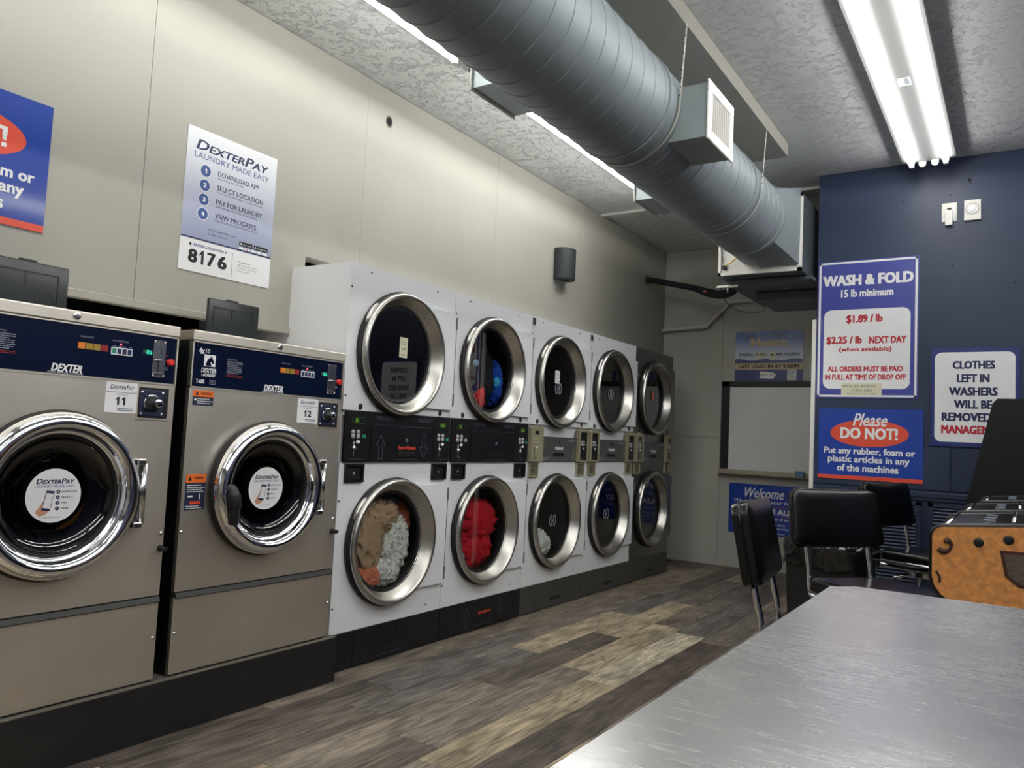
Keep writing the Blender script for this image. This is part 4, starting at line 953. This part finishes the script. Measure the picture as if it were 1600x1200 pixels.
bm = BM(); s.t(bm, '8', .09, .185, .06, .155, .03); one(bm, G0, .205*w, .25*w, .06*h, .155*h); s.t(bm, '7', .285, .375, .06, .155, .03); s.t(bm, '6', .40, .50, .06, .155, .03); 
flat(bm, G0, circ(.105*w, .188*h, .006, 12), .0006); flat(bm, G0, [(.095*w, .186*h), (.115*w, .186*h), (.105*w, .17*h)], .0007)
s.r(bm, .62, .775, .262, .296, .001); s.r(bm, .79, .955, .262, .296, .001); obj('black_print', bm, 'ink_black', o)
bm = BM(); s.t(bm, 'App Store', .66, .765, .268, .283, 0, d=.0016); s.t(bm, 'Google Play', .83, .945, .268, .283, 0, d=.0016); flat(bm, G0, circ(.64*w, .279*h, .005, 10), .0016); flat(bm, G0, [(.802*w, .27*h), (.802*w, .289*h), (.82*w, .279*h)], .0016)
for i in range(5): s.r(bm, .62+i*.068, .68+i*.068, .24, .257, .0012)
obj('badge_print', bm, 'ink_white', o)
obj('card_dots', flat(BM(), G0, circ(.715*w, .2485*h, .004, 12), .0018), 'ink_red', o)
# hours sign
w, h = .638, .478; o, G0 = board('hours_sign', 'blue Wash and Fold Hours sign on the back wall above the whiteboard', YF.at(.336, 1.793, -YB+.001), w, h, 'sign_navy'); s = Sc(G0, w, h)
obj('sky_field', s.r(BM(), 0, 1, .41, 1), 'hours_grad', o)
obj('wave_band', flat(BM(), G0, [(0, .36*h)]+[(w, .36*h)]+[(w*(1-i/24), h*(.425+.02*math.sin(i*.62))) for i in range(25)], .001), 'sign_navy', o)
obj('kraft_band', s.r(BM(), 0, 1, .225, .355, .0012), 'kraft', o)
bm = BM(); s.t(bm, 'Wash', .04, .30, .86, .98, .01, 0, d=.001); s.t(bm, 'and', .41, .50, .88, .95, .0, 0, d=.001); s.t(bm, 'Fold', .56, .76, .87, .98, .01, 0, d=.001); obj('marker_print', bm, 'ink_dim', o)
obj('title_print', s.t(BM(), 'Hours:', .23, .79, .69, .86, .045, d=.0016), 'kraft', o)
obj('tape_patch', s.r(s.r(BM(), .31, .46, .46, .58, .0013), .52, .595, .41, .58, .0013), 'cream_paper', o)
bm = BM(); s.t(bm, 'MON-', .07, .29, .495, .56, .01, d=.0018); s.t(bm, 'FRI', .32, .44, .495, .57, 0, d=.0018); s.t(bm, ':', .47, .48, .50, .55, .01, d=.0018); s.t(bm, '8', .535, .575, .495, .56, .01, d=.0018); s.t(bm, 'AM-4:30PM', .60, .95, .495, .56, .01, d=.0018)
s.t(bm, 'LAST LOAD IN AT 9:30PM', .06, .95, .255, .325, .03, d=.0018); obj('black_print', bm, 'ink_black', o)
p = obj('taped_scrap', flat(BM(), G0, [(.38*w, .05*h), (.58*w, .04*h), (.62*w, .12*h), (.57*w, .17*h), (.38*w, .19*h)], .0016), 'paper', o)
obj('taped_scrap', flat(BM(), G0, [(.78*w, .01*h), (.91*w, .01*h), (.91*w, .22*h), (.78*w, .22*h)], .0014), 'paper', o)
bm = BM(); s.t(bm, 'EVERY DAY', .39, .59, .09, .14, 0, d=.0022); lines(bm, G0, .79*w, .90*w, .02*h, .2*h, 6, .0022); obj('scrap_print', bm, 'ink_navy', p)
# welcome sign
w, h = .76, .47; o, G0 = board('welcome_sign', 'blue Welcome sign low on the back wall under the whiteboard', YF.at(.314, .335, -YB+.001), w, h, 'sign_blue'); s = Sc(G0, w, h)
bm = BM(); s.t(bm, 'Welcome', .20, .68, .73, .93, .015, .35); s.t(bm, 'We appreciate your business', .07, .93, .60, .70, 0, .35); s.t(bm, 'PLEASE BE ALERT', .13, .90, .42, .53, .03); s.t(bm, 'for your own safety & property', .12, .92, .30, .36, .01, .2); s.t(bm, 'Do not leave children here', .15, .7, .20, .25, .01, .2); s.t(bm, 'unattended while in facility', .15, .75, .12, .17, .01, .2); s.t(bm, 'Thank you', .3, .7, .02, .08, .0, .3); obj('lettering', bm, 'ink_white', o)
bm = BM(); s.r(bm, .05, .95, .565, .57); s.r(bm, .05, .95, .385, .39); obj('rule_print', bm, 'sign_red', o)
# whiteboard
o = thing('whiteboard', 'whiteboard in a black frame with metal tray on the back wall', 'whiteboard', (.222, YB, .90))
bm = BM(); F = YF
for q in ((0, 1.0, .835, .885), (0, .075, .0, .885), (.93, 1.0, 0, .885)): fbox(bm, F, *q, 0, .03, .003, 1)
obj('frame', bm, 'navy_trim' if 0 else 'ink_black', o)
obj('writing_surface', fbox(BM(), F, .07, .94, .02, .84, 0, .012), 'board_white', o)
bm = BM(); fbox(bm, F, -.01, 1.0, -.005, .035, 0, .035, .004, 1); fbox(bm, F, -.01, 1.0, -.012, -.004, 0, .085, .003, 1); obj('tray', bm, 'alu', o)
tag(obj('felt_eraser', box(BM(), (1.02-.08, YB-.08, .889), (1.02, YB-.04, .955), .006, 2), 'eraser'), 'small pale blue eraser box standing in the whiteboard tray', 'eraser')
# ------------------------------------------------------------------ wall devices
o = thing('wall_speaker', 'black curved loudspeaker on the cream wall above the dryers', 'speaker', (XW, 2.7, 2.40))
bm = BM(); P = []
for i in range(13):
    a = -PI/2+PI*i/12; P.append((.05+.085*math.cos(a)+.0, .0+.095*math.sin(a)))
P = [(.02, -.095)]+P+[(.02, .095)]
prism(bm, Fr((0, 0, 0), (1, 0, 0), (0, 1, 0), (0, 0, 1)), P, .0, .25); g = obj('cabinet', bm, 'speaker', o)
bmod = g.modifiers.new('bevel', 'BEVEL'); bmod.width = .008; bmod.segments = 2
bm = BM(); box(bm, (.0, -.06, .03), (.03, .06, .2), .004, 1); obj('wall_bracket', bm, 'black_plastic', o)
bm = BM(); box(bm, (.05, -.03, -.012), (.09, .03, .001), .004, 1); obj('swivel_foot', bm, 'black_plastic', o)
o.rotation_euler = (0, 0, -.25)
o = thing('wall_plate', 'white wall plate with a dangling cover, left of the round sensor', 'wall plate', (2.235, YL, 2.70))
obj('plate', fbox(BM(), YF, 0, .088, .0, .125, 0, .006, .002, 1), 'plate_white', o)
obj('opening', flat(BM(), YF, circ(.044, .085, .014, 16, .008), .0066), 'ink_black', o)
obj('inner_cover', prism(BM(), YF, [(.02, .0), (.075, .01), (.084, .06), (.07, .11), (.055, .06), (.04, .07), (.025, .06)], .006, .010), 'paper', o)
obj('hanging_cover', fbox(BM(), YF, .022, .064, -.03, .07, .010, .035, .002, 1), 'plate_white', o)
o = thing('motion_sensor', 'square white wall sensor with a round lens, right of the broken plate', 'sensor', (2.365, YL, 2.692))
obj('housing', fbox(BM(), YF, 0, .095, .0, .135, 0, .02, .004, 2), 'plate_white', o)
obj('lens_ring', lathe(BM(), YF.at(.047, .075, .02), [(.024, .001), (.028, .004), (.033, .004), (.036, .001)], 28), 'plate_white', o)
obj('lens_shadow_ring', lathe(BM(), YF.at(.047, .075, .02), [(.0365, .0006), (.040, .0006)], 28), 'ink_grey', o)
obj('lens', lathe(BM(), YF.at(.047, .075, .02), [(0, .006), (.02, .005), (.024, .001)], 28), 'paper', o)
# ------------------------------------------------------------------ steel table
o = thing('steel_table', 'long brushed stainless steel folding table in the foreground', 'table', (2.40, -1.112, 0))
ZT = .9; TW, TL_ = 1.0, 3.4
bm = BM(); P = rrect(0, TW, -TL_, 0, .035, 6); prism(bm, Fr((0, 0, 0), (1, 0, 0), (0, 1, 0), (0, 0, 1)), P, ZT-.04, ZT)
es = [e for e in bm.edges if all(abs(v.co.z-ZT) < 1e-5 for v in e.verts)]; bmesh.ops.bevel(bm, geom=es, offset=.012, segments=4, affect='EDGES')
obj('tabletop', bm, 'steel_table', o, smooth=.6)
for x, y in ((.1, -.12), (TW-.1, -.12), (.1, -TL_+.12), (TW-.1, -TL_+.12)):
    obj('leg', tube(BM(), [(x, y, 0), (x, y, ZT-.04)], .02, 12), 'steel_table', o)
obj('shelf', box(BM(), (.08, -TL_+.1, .25), (TW-.08, -.1, .28), .004, 1), 'steel_table', o)
# ------------------------------------------------------------------ stools
PADZ = .965
def stool(label, x, y, rot):
    """local +x faces forward; origin is below the top edge of the back pad"""
    t = thing('counter_stool', label, 'stool', (x, y, 0), rot, 'black vinyl counter stools in a row')
    ti = .20; st, ct = math.sin(ti), math.cos(ti)
    def P(lat, down, out=0): return Vector((st*down+ct*out, lat, PADZ-ct*down+st*out))
    for nm, o0, o1, wd, sh in (('backrest', .0, .036, .225, 0), ('backrest_shell', -.034, .0, .222, 1)):
        bm = BM(); r = bmesh.ops.create_cube(bm, size=1)
        es = bm.edges[:]; bmesh.ops.bevel(bm, geom=es, offset=.16, segments=5, profile=.7, affect='EDGES')
        for v in bm.verts:
            a, b_, c_ = v.co.x+.5, v.co.y*2, .5-v.co.z          # out, lateral, down
            def ss(q): return q
            wloc = wd*(1+.05*c_)
            la = b_*wloc; 
            # keep the corner rounding of the pad small in metres
            dn = c_*.258; ou = o0+(o1-o0)*a
            if abs(b_) > .68: k_ = (abs(b_)-.68)/.32; la = math.copysign(wloc-.085+.085*k_, b_)
            else: la = b_/.68*(wloc-.085)
            if c_ < .16: dn = c_/.16*.055
            elif c_ > .84: dn = .218+(c_-.84)/.16*.04
            else: dn = .055+(c_-.16)/.68*.163
            pf = max(0, 1-(la/wloc)**4)*max(0, 1-((dn-.129)/.129)**4)
            if not sh and a > .5: ou += .014*pf-.008
            if sh and a < .5: ou -= .012*pf-.007
            v.co = P(la, dn, ou)
        pad = obj(nm, bm, 'vinyl', t, smooth=True) if not sh else obj(nm, bm, 'vinyl', t, smooth=True)
    bm = BM(); tube(bm, [P(w_*.222, d_, 0) for w_, d_ in ((-.85, .0), (.85, .0), (.97, .012), (1.02, .05), (1.05, .24), (.97, .258), (-.97, .258), (-1.05, .24), (-1.02, .05), (-.97, .012), (-.85, 0))], .0045, 6); obj('piping', bm, 'vinyl', t, smooth=True)
    # chrome frame : two uprights bending under the seat
    for s in (-1, 1):
        pts = [P(s*.163, .22, -.006), P(s*.163, .30, -.006), P(s*.163, .36, -.004)]
        e = pts[-1]
        pts += [Vector((e.x+.012, e.y, .52)), Vector((e.x+.04, e.y, .497)), Vector((e.x+.12, e.y, .493)), Vector((e.x+.42, e.y, .493))]
        obj('upright', tube(BM(), smooth_path(pts, 4), .011, 12), 'chrome', t, smooth=True)
    sx = .09
    bm = BM(); box(bm, (sx+.03, -.21, .515), (sx+.44, .21, .588), .034, 5)
    obj('seat', bm, 'vinyl', t, smooth=True)
    bm = BM(); tube(bm, [(sx+.05, -.213, .528), (sx+.41, -.213, .528)], .006, 6); tube(bm, [(sx+.42, -.2, .514), (sx+.42, .2, .514)], .009, 8); obj('seat_band', bm, 'chrome', t)
    bm = BM(); lathe(bm, Fr((sx+.21, 0, .44), (1, 0, 0), (0, 1, 0), (0, 0, 1)), [(.10, 0), (.11, .006), (.11, .03), (.06, .05), (0, .05)], 24); obj('swivel', bm, 'chrome_soft', t, smooth=.7)
    for a in range(4):
        c_, s_ = math.cos(PI/4+a*PI/2), math.sin(PI/4+a*PI/2); cx = sx+.21
        lg = obj('leg', tube(BM(), smooth_path([(cx+.05*c_, .05*s_, .45), (cx+.15*c_, .15*s_, .435), (cx+.20*c_, .20*s_, .38), (cx+.27*c_, .27*s_, .015)], 5), .0115, 10), 'chrome', t, smooth=True)
        obj('foot_cap', lathe(BM(), Fr((cx+.27*c_, .27*s_, 0), (1, 0, 0), (0, 1, 0), (0, 0, 1)), [(0, 0), (.016, 0), (.016, .02), (.012, .03)], 12), 'black_rubber', lg)
    bm = BM(); lathe(bm, Fr((sx+.21, 0, .22), (1, 0, 0), (0, 1, 0), (0, 0, 1)), [(.235+.009*math.cos(2*PI*i/8), .009*math.sin(2*PI*i/8)) for i in range(8)], 40, close=True); obj('foot_ring', bm, 'chrome', t, smooth=True)
    return t
stool('black vinyl stool nearest the front, left of the steel table corner', 1.92, .02, .10)
stool('black vinyl stool in the middle, its back in front of the trash bin', 1.945, 1.24, -.73)
stool('black vinyl stool farthest back by the louvered wall grille', 1.965, 2.70, -.456)
# ------------------------------------------------------------------ trash bin
o = thing('trash_bin', 'black plastic trash bin with liner behind the middle stool', 'trash can', (1.56, 1.95, 0))
bm = BM(); A = [(.02, .02), (.40, .02), (.40, .40), (.02, .40)]; B_ = [(0, 0), (.43, 0), (.43, .43), (0, .43)]
va = [bm.verts.new((x, y, 0)) for x, y in A]; vb = [bm.verts.new((x, y, .62)) for x, y in B_]
bm.faces.new(va[::-1])
for i in range(4): bm.faces.new((va[i], va[(i+1) % 4], vb[(i+1) % 4], vb[i]))
bmesh.ops.bevel(bm, geom=[e for e in bm.edges if abs(e.verts[0].co.z-e.verts[1].co.z) > .3], offset=.04, segments=4, affect='EDGES')
bmesh.ops.solidify(bm, geom=bm.faces[:], thickness=.004)
obj('bin_body', bm, 'bin_black', o, smooth=.6)
from mathutils import noise as NZ
bm = BM(); rings = []
for j, (zz, off) in enumerate(((.60, -.02), (.635, -.012), (.65, .004), (.635, .016), (.60, .020), (.55, .020), (.50, .018))):
    ring = []
    for i in range(72):
        a = 2*PI*i/72; c_, s_ = math.cos(a), math.sin(a); m_ = (abs(c_)**6+abs(s_)**6)**(-1/6); q = Vector((c_*3, s_*3, j*.8)); nz = NZ.noise(q*2.2)
        R_ = (.215+off+nz*.012)*m_; ring.append(bm.verts.new((.215+c_*R_, .215+s_*R_, zz+NZ.noise(q*1.7+Vector((5, 5, 5)))*(.012+.03*(j > 4)))))
    rings.append(ring)
for a, b_ in zip(rings, rings[1:]):
    for i in range(72): bm.faces.new((a[i], a[(i+1) % 72], b_[(i+1) % 72], b_[i]))
bm.faces.new(rings[0][::-1])
obj('bin_liner', bm, 'bag', o, smooth=True)
# ------------------------------------------------------------------ game cabinets on the right
def cabinet(label, y, side, dx=0, W_=.56):
    t = thing('game_cabinet', label, 'arcade machine', (2.48+dx, y, 0), 0, 'row of game cabinets')
    R_ = .028
    P = [(R_+R_*math.cos(a)-.0, .922+R_*math.sin(a)) for a in [PI-i*PI/12 for i in range(7)]]
    P = P+[(.2, .966), (.62, .99), (.62, .66), (.5, .675), (.12, .738)]
    P += [(.045, .752), (.022, .768), (.006, .79), (0, .815)]
    F0 = Fr((0, 0, 0), (1, 0, 0), (0, 0, 1), (0, -1, 0))
    # shells
    obj('deck_shell', prism(BM(), F0, P, -W_+.02, -.02), 'cabinet_black', t)
    for j, yy in enumerate((0, W_-.02)):
        s = obj('side_panel', prism(BM(), F0.at(0, 0, -yy), P, -.02, 0), 'orange_leather' if (side and j == 0) else 'cabinet_black', t)
        bm = BM(); tube(bm, [F0(u, v, -yy-.010) for u, v in P+[P[0]]], .0095, 8, False); obj('edge_molding', bm, 'cabinet_black', s, smooth=True)
        if side and j == 0:
            Fs = F0.at(0, 0, .0)
            for u, v in ((.11, .917), (.178, .931)):
                obj('bolt', lathe(BM(), Fs.at(u, v, 0), [(0, .005), (.004, .006), (.010, .005), (.0125, .001)], 16), 'ink_black', s)
            bm = BM(); pts = smooth_path([(.012, .882), (.03, .876), (.042, .886), (.044, .9), (.036, .908), (.027, .903)], 6) if 0 else None
            pa = smooth_path([(.014, .890, 0), (.028, .884, 0), (.041, .890, 0), (.046, .904, 0), (.038, .914, 0), (.029, .908, 0)], 6)
            tube(bm, [Fs(p.x, p.y, -.001) for p in pa], [.0065+.002*math.sin(i*.3) for i in range(len(pa)-3)]+[.006, .0055, .004], 8)
            pa = smooth_path([(.010, .83, 0), (.018, .815, 0), (.019, .80, 0)], 6); tube(bm, [Fs(p.x, p.y, -.001) for p in pa], .004, 8)
            obj('scroll_ornament', bm, 'scroll', s, smooth=True)
            obj('ornament_rim', prism(BM(), Fs, [(.158, .902), (.26, .904), (.26, .805), (.20, .81), (.17, .835)], 0, .0015), 'scroll', s)
            obj('ornament_plate', prism(BM(), Fs, [(.168, .893), (.26, .895), (.26, .815), (.205, .818), (.178, .838)], .0015, .003), 'patch', s)
    # glossy deck with chrome rail and buttons
    bm = BM(); prism(bm, F0, [(.03, .951), (.2, .967), (.6, .99), (.6, .996), (.2, .974), (.03, .957)], -W_+.03, -.03); dk = obj('control_deck', bm, 'deck', t)
    obj('deck_rail', tube(BM(), [(.035, .03, .957), (.035, W_-.03, .957)], .005, 10), 'chrome', dk, smooth=True)
    obj('hinge_rail', tube(BM(), [(.19, .03, .976), (.19, W_-.03, .976)], .005, 8), 'chrome', dk, smooth=True)
    for i in range(3):
        obj('button', lathe(BM(), Fr((.13, .14+i*.13, .966), (1, 0, 0), (0, 1, 0), (0, 0, 1)), [(.016, 0), (.016, .003), (.013, .005), (0, .005)], 16), 'ink_dim', dk, smooth=.7)
    obj('lower_body', box(BM(), (.16, .01, 0), (.72, W_-.01, .72), .006, 1), 'cabinet_black', t)
    obj('hood', prism(BM(), F0, [(.44, .978), (.72, .98), (.72, 1.5), (.60, 1.5)], -W_+.01, -.01), 'cabinet_black', t)
    obj('screen', prism(BM(), F0, [(.455, 1.02), (.462, 1.02), (.592, 1.44), (.585, 1.44)], -W_+.06, -.06), 'deck', t)
    return t
cabinet('game cabinet with an orange scroll-painted side panel at the right edge', -.19, True)
cabinet('black game cabinet right behind the orange one', .55, False, .012)
cabinet('black game cabinet third in the row with a chrome-edged deck', 1.45, False, .04)
o = thing('tall_cabinet', 'tall black cabinet with a sloping front by the dark blue wall', 'arcade machine', (2.42, 2.3, 0))
F0 = Fr((0, 0, 0), (1, 0, 0), (0, 0, 1), (0, -1, 0)); P = [(.16, 0), (.75, 0), (.75, 1.46), (.165, 1.46), (.145, 1.44), (.0, .80), (.0, .74), (.16, .66)]
obj('case', prism(BM(), F0, P, -.5, -.02), 'cabinet_black', o)
for yy in (0, .5):
    s = obj('side_panel', prism(BM(), F0.at(0, 0, -yy), [(.148, 0), (.76, 0), (.76, 1.472), (.155, 1.472), (.132, 1.445), (-.012, .80), (-.012, .73), (.148, .65)], -.02, 0), 'cabinet_black', o)
    if yy == 0: obj('inset_panel', prism(BM(), F0, [(.2, .1), (.72, .1), (.72, 1.44), (.185, 1.44), (.04, .80), (.05, .75), (.2, .68)], 0, .004), 'cabinet_black', s)
obj('screen', prism(BM(), F0, [(.01, .87), (.02, .87), (.135, 1.40), (.128, 1.40)], -.46, -.06), 'deck', o)
bpy.context.view_layer.update()
